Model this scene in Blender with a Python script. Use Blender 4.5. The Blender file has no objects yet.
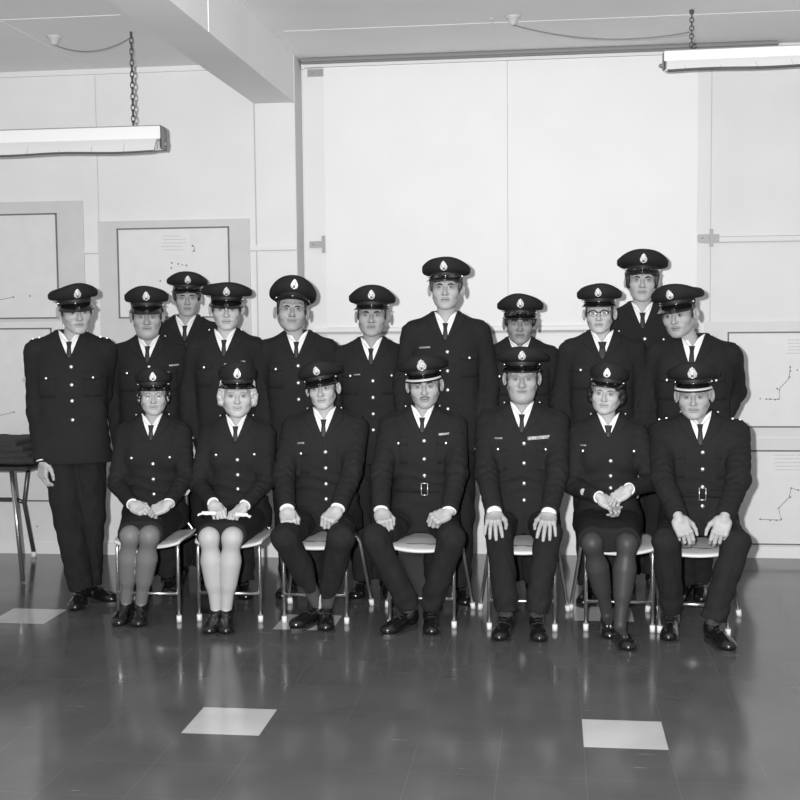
import bpy, math, random
import numpy as np
from mathutils import Matrix, Vector
V3 = lambda *a: np.array(a, float)
S = bpy.context.scene
COL = S.collection

# ------------------------------------------------------------------ camera model
F, H = 1200.0, 1.667
YAW, PITCH, ROLL = 0.12612, 0.07102, -0.01017
def _basis():
    cy, sy = math.cos(YAW), math.sin(YAW)
    f = V3(-sy*math.cos(PITCH), cy*math.cos(PITCH), -math.sin(PITCH))
    r = V3(cy, sy, 0); u = np.cross(r, f)
    c, s = math.cos(ROLL), math.sin(ROLL)
    return c*r+s*u, -s*r+c*u, f
CR, CU, CF = _basis()
def ray(px, py): return CF*F+CR*(px-400)-CU*(py-400)
def at(px, py, Y):            # point of the vertical plane at depth Y
    d = ray(px, py); return d*(Y/d[1])+V3(0, 0, H)
def gnd(px, py, z=0.0):       # point of a horizontal plane
    d = ray(px, py); return d*((z-H)/d[2])+V3(0, 0, H)

cam = bpy.data.cameras.new('camera'); co = bpy.data.objects.new('camera', cam); COL.objects.link(co)
cam.sensor_width = 36; cam.lens = 36*F/800; cam.clip_end = 60
M = Matrix(((CR[0], CU[0], -CF[0], 0), (CR[1], CU[1], -CF[1], 0), (CR[2], CU[2], -CF[2], H), (0, 0, 0, 1)))
co.matrix_world = M
S.camera = co
S.view_settings.view_transform = 'Standard'; S.view_settings.look = 'None'
S.view_settings.gamma = 1; S.view_settings.use_curve_mapping = False
S.view_settings.exposure = 0.0

# ------------------------------------------------------------------ materials
MATS = {}
def mat(name, g, rough=0.6, metal=0.0, var=0.0, vscale=8.0, bump=0.0, bscale=60.0, coat=0.0, sheen=0.0, attr=False, spec=0.5):
    if name in MATS: return MATS[name]
    m = bpy.data.materials.new(name); m.use_nodes = True; N = m.node_tree.nodes; L = m.node_tree.links
    b = N['Principled BSDF']
    if not hasattr(g, '__len__'): g = (g, g, g)
    b.inputs['Base Color'].default_value = (*g, 1)
    b.inputs['Roughness'].default_value = rough; b.inputs['Metallic'].default_value = metal
    b.inputs['Coat Weight'].default_value = coat; b.inputs['Coat Roughness'].default_value = 0.15
    b.inputs['Sheen Weight'].default_value = sheen; b.inputs['Sheen Roughness'].default_value = 0.5
    b.inputs['Specular IOR Level'].default_value = spec
    tc = N.new('ShaderNodeTexCoord')
    if var or attr:
        mx = N.new('ShaderNodeMix'); mx.data_type = 'RGBA'; mx.blend_type = 'MULTIPLY'; mx.inputs[0].default_value = 1
        mx.inputs[6].default_value = (*g, 1)
        if attr:
            a = N.new('ShaderNodeAttribute'); a.attribute_name = 'Col'; L.new(a.outputs['Color'], mx.inputs[6])
        nz = N.new('ShaderNodeTexNoise'); nz.inputs['Scale'].default_value = vscale; nz.inputs['Detail'].default_value = 5
        L.new(tc.outputs['Object'], nz.inputs['Vector'])
        mr = N.new('ShaderNodeMapRange'); mr.inputs[3].default_value = 1-var; mr.inputs[4].default_value = 1+var
        mr.inputs[1].default_value = 0.25; mr.inputs[2].default_value = 0.75
        L.new(nz.outputs['Fac'], mr.inputs[0]); L.new(mr.outputs[0], mx.inputs[7]); L.new(mx.outputs[2], b.inputs['Base Color'])
    if bump:
        n2 = N.new('ShaderNodeTexNoise'); n2.inputs['Scale'].default_value = bscale; n2.inputs['Detail'].default_value = 3
        L.new(tc.outputs['Object'], n2.inputs['Vector'])
        bp = N.new('ShaderNodeBump'); bp.inputs['Strength'].default_value = bump; bp.inputs['Distance'].default_value = 0.01
        L.new(n2.outputs['Fac'], bp.inputs['Height']); L.new(bp.outputs[0], b.inputs['Normal'])
    MATS[name] = m; return m
WOOL = mat('dark serge wool', 0.0165, 0.9, var=.18, vscale=5, bump=.25, bscale=45, sheen=0, spec=.2)
WOOL2 = mat('dark trouser wool', 0.0150, 0.9, var=.18, vscale=5, bump=.25, bscale=30, sheen=0, spec=.2)
CAPCLOTH = mat('cap cloth', 0.015, 0.8, var=.1, vscale=20, sheen=0, spec=.25)
PATENT = mat('black patent leather', 0.006, 0.13, coat=.6)
LEATHER = mat('black shoe leather', 0.008, 0.2, coat=.35, bump=.1, bscale=25)
SHIRT = mat('white shirt cotton', 0.80, 0.8, bump=.05)
TIE = mat('black tie', 0.012, 0.6)
METAL = mat('bright metal', 0.95, 0.28, metal=0.85)
BADGE = mat('silver badge', 0.85, 0.42, metal=0.55)
SILVER = mat('silver braid', 0.75, 0.5, metal=.3)
CHROME = mat('chromed tube', 0.55, 0.25, metal=0.9)
RIBBON = mat('medal ribbon', 0.35, 0.8, var=.9, vscale=160)
SEATM = mat('pale moulded seat', 0.66, 0.35)
RUBBER = mat('white rubber', 0.75, 0.6)
LACE = mat('black lace', 0.02, 0.7)
SOCK = mat('dark sock', 0.045, 0.9)
def skin_m(v): return mat('skin %.2f' % v, v, 0.48, attr=True, var=.06, vscale=30, bump=.06, bscale=120, spec=.35)
DARKHAIR = mat('dark hair', 0.018, 0.45, bump=.6, bscale=90)
BROWNHAIR = mat('mid brown hair', 0.05, 0.5, bump=.6, bscale=90)
GREYHAIR = mat('grey hair', 0.28, 0.6, bump=.6, bscale=90)
WHITEHAIR = mat('white hair', 0.55, 0.7, bump=.8, bscale=70, var=.3, vscale=60)
EYEW = mat('eye white', 0.24, 0.6, spec=.3); IRIS = mat('iris', 0.03, 0.45)

# ------------------------------------------------------------------ mesh helpers
def setp(o, label=None, cat=None, group=None, kind=None):
    if label: o['label'] = label
    if cat: o['category'] = cat
    if group: o['group'] = group
    if kind: o['kind'] = kind
    return o
def link_mesh(name, vs, fs, m, parent=None, smooth=True, cols=None, matidx=None):
    me = bpy.data.meshes.new(name)
    vs = np.asarray(vs, float)
    me.from_pydata(vs.tolist(), [], [list(map(int, f)) for f in fs] if not isinstance(fs, np.ndarray) else fs.tolist())
    if smooth: me.polygons.foreach_set('use_smooth', [True]*len(me.polygons))
    for mm in (m if isinstance(m, (list, tuple)) else [m]): me.materials.append(mm)
    if matidx is not None: me.polygons.foreach_set('material_index', matidx)
    if cols is not None:
        ca = me.color_attributes.new('Col', 'FLOAT_COLOR', 'POINT')
        c = np.ones((len(vs), 4)); c[:, :3] = np.asarray(cols)[:, None]; ca.data.foreach_set('color', c.ravel())
    me.update()
    o = bpy.data.objects.new(name, me); COL.objects.link(o)
    if parent: o.parent = parent
    return o
def empty(name, loc, rz=0.0, label=None, cat=None, group=None):
    o = bpy.data.objects.new(name, None); COL.objects.link(o); o.location = tuple(loc); o.rotation_euler = (0, 0, rz)
    o.empty_display_size = .1
    return setp(o, label, cat, group)
class MB:
    def __init__(s): s.v = []; s.f = []; s.n = 0; s.mi = []
    def add(s, v, f, mi=0):
        s.v.append(np.asarray(v, float)); s.f += [[i+s.n for i in q] for q in f]; s.mi += [mi]*len(f); s.n += len(v); return s
    def box(s, lo, hi, mi=0, Mx=None):
        x0, y0, z0 = lo; x1, y1, z1 = hi
        v = np.array([(x0,y0,z0),(x1,y0,z0),(x1,y1,z0),(x0,y1,z0),(x0,y0,z1),(x1,y0,z1),(x1,y1,z1),(x0,y1,z1)], float)
        if Mx is not None: v = v@np.array(Mx)[:3, :3].T+np.array(Mx)[:3, 3]
        return s.add(v, [(3,2,1,0),(4,5,6,7),(0,1,5,4),(1,2,6,5),(2,3,7,6),(3,0,4,7)], mi)
    def bbox(s, lo, hi, b=.004, mi=0):   # box with chamfered outline (in x and z) - rounded look
        x0, y0, z0 = lo; x1, y1, z1 = hi
        ring = [(x0+b,z0),(x1-b,z0),(x1,z0+b),(x1,z1-b),(x1-b,z1),(x0+b,z1),(x0,z1-b),(x0,z0+b)]
        v = [(x, y, z) for y in (y0, y1) for x, z in ring]
        f = [tuple(range(8)), tuple(range(15, 7, -1))]+[(i+8, (i+1)%8+8, (i+1)%8, i) for i in range(8)]
        return s.add(v, f, mi)
    def tube(s, pts, r, n=10, mi=0, cap=True):
        pts = [np.asarray(p, float) for p in pts]; rs = r if hasattr(r, '__len__') else [r]*len(pts)
        vs = []; prev = None
        for i, p in enumerate(pts):
            t = pts[min(i+1, len(pts)-1)]-pts[max(i-1, 0)]; t = t/(np.linalg.norm(t)+1e-12)
            if prev is None:
                a = V3(0, 0, 1) if abs(t[2]) < .9 else V3(1, 0, 0)
            else: a = prev
            u = a-t*(a@t); u /= np.linalg.norm(u)+1e-12; w = np.cross(t, u); prev = u
            for k in range(n):
                an = 2*math.pi*k/n; vs.append(p+rs[i]*(math.cos(an)*u+math.sin(an)*w))
        f = [(i*n+k, i*n+(k+1)%n, (i+1)*n+(k+1)%n, (i+1)*n+k) for i in range(len(pts)-1) for k in range(n)]
        if cap: f += [tuple(range(n-1, -1, -1)), tuple((len(pts)-1)*n+k for k in range(n))]
        return s.add(vs, f, mi)
    def ball(s, c, r, n=10, mi=0):
        r = r if hasattr(r, '__len__') else (r, r, r); m = max(4, n//2); vs = [(c[0], c[1], c[2]+r[2])]
        for i in range(1, m):
            t = math.pi*i/m
            for k in range(n): p = 2*math.pi*k/n; vs.append((c[0]+r[0]*math.sin(t)*math.cos(p), c[1]+r[1]*math.sin(t)*math.sin(p), c[2]+r[2]*math.cos(t)))
        vs.append((c[0], c[1], c[2]-r[2])); e = len(vs)-1
        f = [(0, 1+k, 1+(k+1)%n) for k in range(n)]
        for i in range(m-2):
            f += [(1+i*n+k, 1+(i+1)*n+k, 1+(i+1)*n+(k+1)%n, 1+i*n+(k+1)%n) for k in range(n)]
        f += [(e, 1+(m-2)*n+(k+1)%n, 1+(m-2)*n+k) for k in range(n)]
        return s.add(vs, f, mi)
    def loft(s, rings, cap0=True, cap1=True, mi=0):
        n = len(rings[0]); v = np.concatenate(rings)
        f = [(i*n+k, i*n+(k+1)%n, (i+1)*n+(k+1)%n, (i+1)*n+k) for i in range(len(rings)-1) for k in range(n)]
        if cap0: f.append(tuple(range(n-1, -1, -1)))
        if cap1: f.append(tuple((len(rings)-1)*n+k for k in range(n)))
        return s.add(v, f, mi)
    def sheet(s, P, Q, mi=0):      # two layers (nu,nv,3) joined at the rim
        nu, nv = P.shape[:2]; v = np.concatenate([P.reshape(-1, 3), Q.reshape(-1, 3)]); o = nu*nv
        f = []
        for i in range(nu-1):
            for j in range(nv-1):
                a, b, c, d = i*nv+j, (i+1)*nv+j, (i+1)*nv+j+1, i*nv+j+1
                f += [(a, b, c, d), (d+o, c+o, b+o, a+o)]
        rim = [i*nv for i in range(nu)]+[(nu-1)*nv+j for j in range(1, nv)]+[i*nv+nv-1 for i in range(nu-2, -1, -1)]+[j for j in range(nv-2, 0, -1)]
        f += [(rim[(k+1) % len(rim)], rim[k], rim[k]+o, rim[(k+1) % len(rim)]+o) for k in range(len(rim))]
        return s.add(v, f, mi)
    def xf(s, R, t):
        s.v = [v@np.asarray(R).T+t for v in s.v]; return s
    def build(s, name, m, parent=None, smooth=True):
        return link_mesh(name, np.concatenate(s.v), s.f, m, parent, smooth, matidx=s.mi if isinstance(m, (list, tuple)) else None)

# ------------------------------------------------------------------ signed distance modelling
def smin(a, b, k): h = np.clip(.5+.5*(b-a)/k, 0, 1); return b*(1-h)+a*h-k*h*(1-h)
def smax(a, b, k): return -smin(-a, -b, k)
def sph(P, c, r): return np.linalg.norm(P-np.asarray(c), axis=1)-r
def ell(P, c, r):
    q = (P-np.asarray(c))/np.asarray(r); l = np.linalg.norm(q, axis=1); g = np.linalg.norm(q/np.asarray(r), axis=1)+1e-9
    return l*(l-1)/g
def cone(P, a, b, ra, rb):
    a = np.asarray(a, float); b = np.asarray(b, float); d = b-a; t = np.clip(((P-a)@d)/(d@d), 0, 1)
    return np.linalg.norm(P-a-t[:, None]*d, axis=1)-(ra+(rb-ra)*t)
def rbox(P, c, h, r):
    q = np.abs(P-np.asarray(c))-np.asarray(h)+r
    return np.linalg.norm(np.maximum(q, 0), axis=1)+np.minimum(q.max(1), 0)-r
def wob(P, s, seed=0.0):
    x, y, z = P[:, 0]*s+seed, P[:, 1]*s+seed*1.7, P[:, 2]*s+seed*.6
    return (np.sin(x+1.7*np.sin(y*.9+z*.7))*np.cos(z*1.1+1.3*np.sin(x*.8))+.5*np.sin(2.3*y+1.9*z+np.sin(2.1*x)))/1.5
def mesh_sdf(f, lo, hi, h, B=6):
    lo = np.asarray(lo, float); nb = np.ceil((np.asarray(hi, float)-lo)/(h*B)).astype(int)+1
    c = np.stack(np.meshgrid(*[lo[i]+(np.arange(nb[i])+.5)*B*h for i in range(3)], indexing='ij'), -1).reshape(-1, 3)
    fc = f(c).reshape(nb); act = np.abs(fc) < B*h*1.35
    up = lambda a: a.repeat(B, 0).repeat(B, 1).repeat(B, 2)
    Vv = up(np.where(fc > 0, 1., -1.)); A = up(act); ix = np.argwhere(A)
    Vv[A] = f(lo+(ix+.0)*h)
    ng = np.array(Vv.shape); neg = Vv < 0
    cnt = sum(neg[a:ng[0]-1+a, b:ng[1]-1+b, c_:ng[2]-1+c_].astype(np.int8) for a in (0, 1) for b in (0, 1) for c_ in (0, 1))
    cells = np.argwhere((cnt > 0) & (cnt < 8)); idx = -np.ones(ng-1, int); idx[tuple(cells.T)] = np.arange(len(cells))
    acc = np.zeros((len(cells), 3)); w = np.zeros(len(cells))
    cr = [(a, b, c_) for a in (0, 1) for b in (0, 1) for c_ in (0, 1)]
    for p in cr:
        for ax in range(3):
            if p[ax]: continue
            q = list(p); q[ax] = 1
            va = Vv[tuple((cells+p).T)]; vb = Vv[tuple((cells+q).T)]; m = (va < 0) != (vb < 0)
            t = np.where(m, va/np.where(m, va-vb, 1), 0)
            pt = np.array(p, float)[None]+np.zeros((len(cells), 3)); pt[:, ax] = t
            acc += pt*m[:, None]; w += m
    vs = lo+(cells+acc/w[:, None])*h
    faces = []
    for ax in range(3):
        s0 = [slice(1, -1)]*3; s0[ax] = slice(0, -1); s1 = [slice(1, -1)]*3; s1[ax] = slice(1, None)
        a = neg[tuple(s0)]; b = neg[tuple(s1)]; u, v_ = [(1, 2), (2, 0), (0, 1)][ax]
        for flag in (0, 1):
            e = np.argwhere((a & ~b) if flag == 0 else (~a & b))
            if not len(e): continue
            off = np.ones(3, int); off[ax] = 0; e = e+off
            def g(du, dv):
                k = e.copy(); k[:, u] -= du; k[:, v_] -= dv; return idx[tuple(k.T)]
            q = np.stack([g(0, 0), g(1, 0), g(1, 1), g(0, 1)], 1)
            faces.append(q if flag == 0 else q[:, ::-1])
    fs = np.concatenate(faces); fs = fs[(fs >= 0).all(1)]
    for _ in range(1):   # pull the vertices onto the surface
        e = 1e-4; d = f(vs); g = np.stack([(f(vs+np.eye(3)[i]*e)-d)/e for i in range(3)], 1)
        n = (g*g).sum(1); step = np.clip(d/np.maximum(n, .05), -h*.6, h*.6); vs = vs-g*step[:, None]
    return vs, fs
def join(parts):
    n = 0; V_ = []; F_ = []
    for v, f in parts: V_.append(v); F_.append(f+n); n += len(v)
    return np.concatenate(V_), np.concatenate(F_)
def rot(yaw=0, pitch=0, roll=0):   # degrees; yaw about z, pitch about x (+ = look down), roll about y (+ = top towards +x)
    return np.array(Matrix.Rotation(math.radians(yaw), 3, 'Z')@Matrix.Rotation(math.radians(pitch), 3, 'X')@Matrix.Rotation(math.radians(roll), 3, 'Y'))
def unit(v): v = np.asarray(v, float); return v/np.linalg.norm(v)

# ------------------------------------------------------------------ head, hair, cap (head frame: x right, -y forward, z up, origin between the eyes' level and the ears)
def head_fn(p):
    jw, fw, nose, smile, chub = p.get('jaw', 1), p.get('face', 1), p.get('nose', 1), p.get('smile', 0), p.get('chub', 0)
    def f(P):
        Q = P.copy(); Q[:, 0] = np.abs(Q[:, 0])
        d = ell(P, (0, .018, .035), (.076, .094, .083))
        d = smin(d, ell(P, (0, -.022, -.022), (.063*fw, .064, .078)), .03)
        d = smin(d, ell(P, (0, -.028, -.070), (.052*jw, .048, .040)), .025)
        d = smin(d, cone(Q, (.053*jw, .005, -.050), (.018, -.068, -.096), .017, .015), .022)
        d = smin(d, sph(P, (0, -.071, -.098), .017), .015)
        d = smin(d, sph(Q, (.041*fw, -.052, -.026), .025), .02)
        d = smin(d, cone(Q, (.013, -.0815, .019), (.042, -.069, .021), .009, .010), .016)
        if chub: d = smin(d, ell(P, (0, -.03, -.100), (.052, .048, .032)), .03)
        d = smax(d, -sph(Q, (.031, -.098, .000), .0155), .012)
        d = smin(d, cone(P, (0, -.078, .012), (0, -.106*nose**.3, -.034), .0075, .0115*nose), .009)
        d = smin(d, sph(Q, (.012, -.092, -.036), .0085*nose), .006)
        d = smin(d, sph(Q, (.031, -.0765, .000), .0142), .003)
        d = smax(d, -ell(Q, (.031, -.0915, -.0010), (.0135, .009, .0042)), .002)
        # mouth
        w = .023+.005*smile; zc = -.066+.25*smile*Q[:, 0]**2/.023
        Lp = P.copy(); Lp[:, 2] -= zc-(-.066)
        d = smin(d, ell(Lp, (0, -.0815, -.0605), (w, .011, .0060)), .005)
        d = smin(d, ell(Lp, (0, -.0805, -.0725), (w*.85, .011, .0066)), .005)
        d = smax(d, -ell(Lp, (0, -.098, -.0662), (w*1.05, .014, .0018)), .0025)
        d = smin(d, sph(Q, (.030, -.066, -.060), .011), .012)*1.0
        d = smax(d, -cone(Q, (.019, -.094, -.044), (.034, -.080, -.070), .0028, .002), .006)
        # ears
        e = p.get('ear', 1.0)
        E_ = Q.copy(); c, s = math.cos(.45*e), math.sin(.45*e)
        ex, ey = Q[:, 0]-.073, Q[:, 1]-.008
        E_ = np.stack([ex*c-ey*s*1.0, ex*s+ey*c, Q[:, 2]+.008], 1)
        er = ell(E_, (.008, .012, 0), (.0065, .020, .033)); er = smax(er, -ell(E_, (.014, .010, .003), (.007, .012, .020)), .004)
        d = smin(d, er, .006)
        return d
    return f
def head_cols(P, p):
    x, y, z = np.abs(P[:, 0]), P[:, 1], P[:, 2]
    b = p.get('skin', .42); c = np.full(len(P), b*.93)
    sm = p.get('smile', 0); zc = -.066+.25*sm*x**2/.023
    m = np.exp(-((x/.022)**4)-(((z-zc)/.0085)**4)); c *= 1-(.15 if p.get('woman') else .22)*m*(y < -.07)
    c *= 1-(.16 if p.get('woman') else .26)*np.exp(-(((x-.031)/.0135)**4)-((z-.0045)/.0026)**2)*(y < -.06)  # shading of the upper-lid crease, painted into the vertex colour
    m = np.exp(-((x/.024)**4)-(((z-zc)/.0022)**2)); c *= 1-.45*m*(y < -.07)
    c *= 1-.16*np.exp(-(((x-.031)/.017)**2)-((z-.002)/.012)**2)*(y < -.06)
    c *= 1-.55*np.exp(-(((x-.009)/.004)**2)-((z+.043)/.003)**2)*(y < -.085)
    if p.get('stubble'): c *= 1-p['stubble']*np.clip((-z-.04)/.02, 0, 1)*(np.abs(x) < .07)*(y < .02)*(z > -.12)
    return c
HAIRS = {'short': (DARKHAIR,), 'grey': (GREYHAIR,)}
def hair_fn(p):
    st = p.get('hair', 'short')
    def f(P):
        Q = P.copy(); Q[:, 0] = np.abs(Q[:, 0]); t = {'short': .004, 'fringe': .010, 'long': .014, 'curly': .016, 'women': .012}[st]
        d = ell(P, (0, .018, .035), (.076+t, .094+t, .083+t))
        if st in ('short',):
            keep = np.minimum(.03-P[:, 1]*0, 9)
            low = -.028-(P[:, 1])*.45            # hairline falls towards the nape
            d = smax(d, low-P[:, 2], .004)
            face = np.maximum(P[:, 1]+.022, -9)  # in front of the ears only high up
            d = smax(d, np.where(P[:, 2] < .05, -.035-P[:, 1], -1), .004)
            d = smin(d, ell(Q, (.0735, -.022, -.002), (.006, .012, .024)), .004)
        if st == 'fringe' or st == 'long':
            low = (-.035 if st == 'fringe' else -.055)-P[:, 1]*.5
            d = smax(d, low-P[:, 2], .006)
            d = smax(d, np.where(P[:, 2] < .03, -.035-P[:, 1], -1), .004)
            fr = ell(P, (.0, -.066, .054), (.062, .030, .024)); fr = np.minimum(fr, ell(P, (-.030, -.068, .040), (.040, .028, .020))); fr = np.minimum(fr, ell(P, (.045, -.055, .040), (.022, .026, .020)))
            d = smin(d, fr, .01)
            sd = ell(Q, (.0735, -.018, .012 if st == 'fringe' else -.002), (.008 if st == 'fringe' else .012, .024, .028 if st == 'fringe' else .042)); d = smin(d, sd, .01)
            d = d-.0035*wob(P*V3(1, 1, .35), 150)
        if st in ('curly', 'women'):
            low = -.06-P[:, 1]*.5
            d = smax(d, low-P[:, 2], .006)
            d = smax(d, np.where(P[:, 2] < .06, -.03-P[:, 1], -1), .004); d = d-.002*wob(P*V3(1, 1, .5), 210, 4)
            k = 1.08 if st == 'curly' else .62
            for c, r in (((.080, .000, .012), .020), ((.084, .012, -.014), .022), ((.080, .022, -.042), .021), ((.076, -.014, .03), .015), ((.05, .07, -.05), .03)):
                d = smin(d, sph(Q, c, r*k), .008)
            if st == 'women': d = smin(d, ell(P, (0, -.066, .052), (.058, .030, .014)), .008)
            if p.get('curlfront'): d = smin(d, sph(P, (.045, -.07, .045), .017), .01); d = smin(d, sph(P, (.062, -.055, .03), .015), .01)
            d = d-.004*wob(P, 150, 2)
        return d
    return f
def build_cap(par, R, t, s, p):
    """peaked cap: band, flared crown, peak, chin strap, badge"""
    cp = p.get('cap', {}); woman = p.get('woman', False)
    Rc = R@rot(cp.get('yaw', 0), cp.get('pitch', 0), cp.get('roll', 0)); off = V3(0, 0, cp.get('dz', 0))
    T = lambda v: (np.asarray(v)*1.0)@Rc.T*s+t+R@(off*s)
    n = 64; th = np.linspace(0, 2*math.pi, n, endpoint=False); fr = np.maximum(0, -np.sin(th)); bk = np.maximum(0, np.sin(th))
    def ring(rx, ry, z, yo=0.012, fz=0, bz=0, wave=0, sag=0): return np.stack([rx*np.cos(th), yo+ry*np.sin(th), z-sag*np.cos(th)**2+fz*fr**1.6+bz*bk+wave*np.sin(5*th+p['seed'])*.5+wave*np.sin(3*th+2*p['seed'])], 1)
    RX = cp.get('rx', .104 if woman else .126); RY = cp.get('ry', .118 if woman else .136); fh = cp.get('fh', .050)*.8; bandrx, bandry = .084, .103
    zb = .036; zt = .066; zr = cp.get('zr', .088); flop = cp.get('flop', 0); sag = cp.get('sag', .009)
    root = None
    cr = MB(); rings = [ring(bandrx-.001, bandry-.001, zt-.004, fz=.002)]
    for k in (.15, .35, .6, .85, 1.0):
        e = math.sin(k*math.pi/2)**1.1
        rings.append(ring(bandrx+(RX-bandrx)*e, bandry+(RY-bandry)*e, zt+(zr-zt)*k**1.9-.003*math.sin(k*math.pi), yo=.012+.006*k, fz=fh*k*.9, bz=-.012*k, wave=.0015*k, sag=sag*k**1.3))
    for k, dz in ((1.004, .005), (1.0, .010), (.988, .016), (.96, .021), (.91, .027), (.82, .031), (.68, .034), (.5, .036), (.3, .037), (.1, .037)):
        rings.append(ring(RX*k, RY*k, zr+dz, yo=.018, fz=fh*(k**1.5)*(1-flop*(1-k)), bz=-.012*k, wave=.002*k, sag=sag*k**3))
    cr.loft(rings); crown = MB(); crown.v = [T(v) for v in cr.v]; crown.f = cr.f; crown.mi = cr.mi
    cap = crown.build('cap', CAPCLOTH, par)
    # piping round the rim
    pp = MB(); rr = ring(RX*.99+.0005, RY*.99+.0005, zr+.015, yo=.018, fz=fh, bz=-.012, wave=.002, sag=sag); pp.tube([*rr, rr[0]], .0018, n=6, cap=False); pp.v = [T(v) for v in pp.v]; pp.build('piping', CAPCLOTH, cap)
    bd = MB(); bd.loft([ring(bandrx-.004, bandry-.004, zb, fz=.004), ring(bandrx, bandry, zb, fz=.004), ring(bandrx+.002, bandry+.002, (zb+zt)/2, fz=.003), ring(bandrx, bandry, zt, fz=.002)], False, False); bd.v = [T(v) for v in bd.v]; bd.build('cap_band', mat('cap band braid', .013, .6), cap)
    # peak
    pk = MB(); nu, nv = 33, 10; u = np.linspace(-1, 1, nu)[:, None]; v = np.linspace(0, 1, nv)[None, :]
    ph = u*math.radians(66); ln = (.046 if woman else .056)*(1-.50*u**2); sl = math.radians(cp.get('slope', 34))
    bx, by = np.sin(ph)*(bandrx-.001), .012-np.cos(ph)*(bandry-.001)
    ox, oy = np.sin(ph)*.55, -np.cos(ph)-.0*u
    nn = np.sqrt(ox**2+oy**2); ox, oy = ox/nn, oy/nn
    X = bx+ox*ln*v*math.cos(sl); Yp = by+oy*ln*v*math.cos(sl); Z = zb+.008-ln*v*math.sin(sl)-.006*v**2-.012*(u**2)*v*.6+0*X
    P_ = np.stack([X, Yp, Z], -1); Q_ = P_-V3(0, -.0005, .0035); pk.sheet(Q_, P_); pk.v = [T(v_) for v_ in pk.v]; peak = pk.build('peak', PATENT, cap)
    if p.get('braid'):
        br = MB(); sel = np.linspace(.66, .90, 4)
        def pt(uu, vv):
            phh = uu*math.radians(66); l = .056*(1-.5*uu**2); o = V3(math.sin(phh)*.55, -math.cos(phh), 0); o /= np.linalg.norm(o)
            return V3(math.sin(phh)*(bandrx-.001), .012-math.cos(phh)*(bandry-.001), 0)+o*l*vv*math.cos(sl)+V3(0, 0, zb+.0105-l*vv*math.sin(sl)-.006*vv**2-.0072*uu**2*vv)
        G = np.array([[pt(a, b) for b in sel] for a in np.linspace(-.93, .93, 33)]); br.sheet(G-V3(0, 0, .002), G); br.v = [T(v_) for v_ in br.v]; br.build('silver_braid', SILVER, peak)['label'] = 'silver braid edging the peak'
    # strap and buttons
    st = MB(); A = np.radians(np.linspace(-72, 72, 25)); pts = [V3(math.sin(a)*(bandrx+.004), .012-math.cos(a)*(bandry+.005), zb+.017-.006*math.cos(a)) for a in A]
    P_ = np.array([[q+V3(0, 0, -.005), q+V3(0, -.001, 0), q+V3(0, 0, .005)] for q in pts]); Q_ = P_.copy(); Q_[:, :, :2] *= 1.022
    st.sheet(Q_, P_); st.v = [T(v_) for v_ in st.v]; st.build('chin_strap', PATENT, cap)
    for sx in (-1, 1):
        b = MB(); b.ball((sx*(bandrx+.002), -.018, zb+.014), .0055, 8); b.v = [T(v_) for v_ in b.v]; b.build('strap_button', METAL, cap)
    # badge on the crown front
    bg = MB(); bz = zt+.018+fh*.48; k = .56; e = math.sin(k*math.pi/2)**1.1; by0 = .012+.006*k-(bandry+(RY-bandry)*e)-.002
    tilt = math.atan2((RY-bandry)*1.0, (zr-zt)+fh)*.9; bs = cp.get('badge', 1.0); nr, na = 7, 28
    G = []
    for i in range(nr+1):
        q = i/nr
        for j in range(na):
            a = 2*math.pi*j/na; sx_, sz_ = math.cos(a), math.sin(a)
            w = .0180*(1-.42*max(0, sz_)**1.3+.22*max(0, -sz_)); hh = .030 if sz_ > 0 else .022
            lob = 1+.05*math.cos(8*a)
            x = sx_*w*q*lob*bs; z = sz_*hh*q*lob*bs; dep = .006*(1-q**3)+.0022*math.cos(10*q+3*a)*(q < .95)+.0015*math.sin(520*x)*(q < .9)
            G.append((x, -dep, z))
    G = np.array(G); G = G@np.array(Matrix.Rotation(tilt, 3, 'X')).T+V3(cp.get('bx', 0), by0, bz-.008)
    f_ = [(i*na+j, (i+1)*na+j, (i+1)*na+(j+1) % na, i*na+(j+1) % na) for i in range(nr) for j in range(na)]; f_ = [q[::-1] for q in f_]
    back = G[-na:]+V3(0, .006, 0); G = np.concatenate([G, back]); o = nr*na; f_ += [(o+(j+1) % na, o+j, o+na+j, o+na+(j+1) % na) for j in range(na)]
    # dark centre of the emblem
    bg.add(G, f_); bg.v = [T(v_) for v_ in bg.v]; bgo = bg.build('cap_badge', BADGE, cap); bgo['label'] = 'silver cap badge'
    ce = MB(); ce.ball((0, -.006, -.009), (.0065, .004, .007), 10); ce.xf(np.array(Matrix.Rotation(tilt, 3, 'X')), V3(cp.get('bx', 0), by0, bz-.008)); ce.v = [T(v_) for v_ in ce.v]; ce.build('badge_shield', mat('oxidised silver', .12, .5, metal=.4), cap)
    return cap

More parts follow.
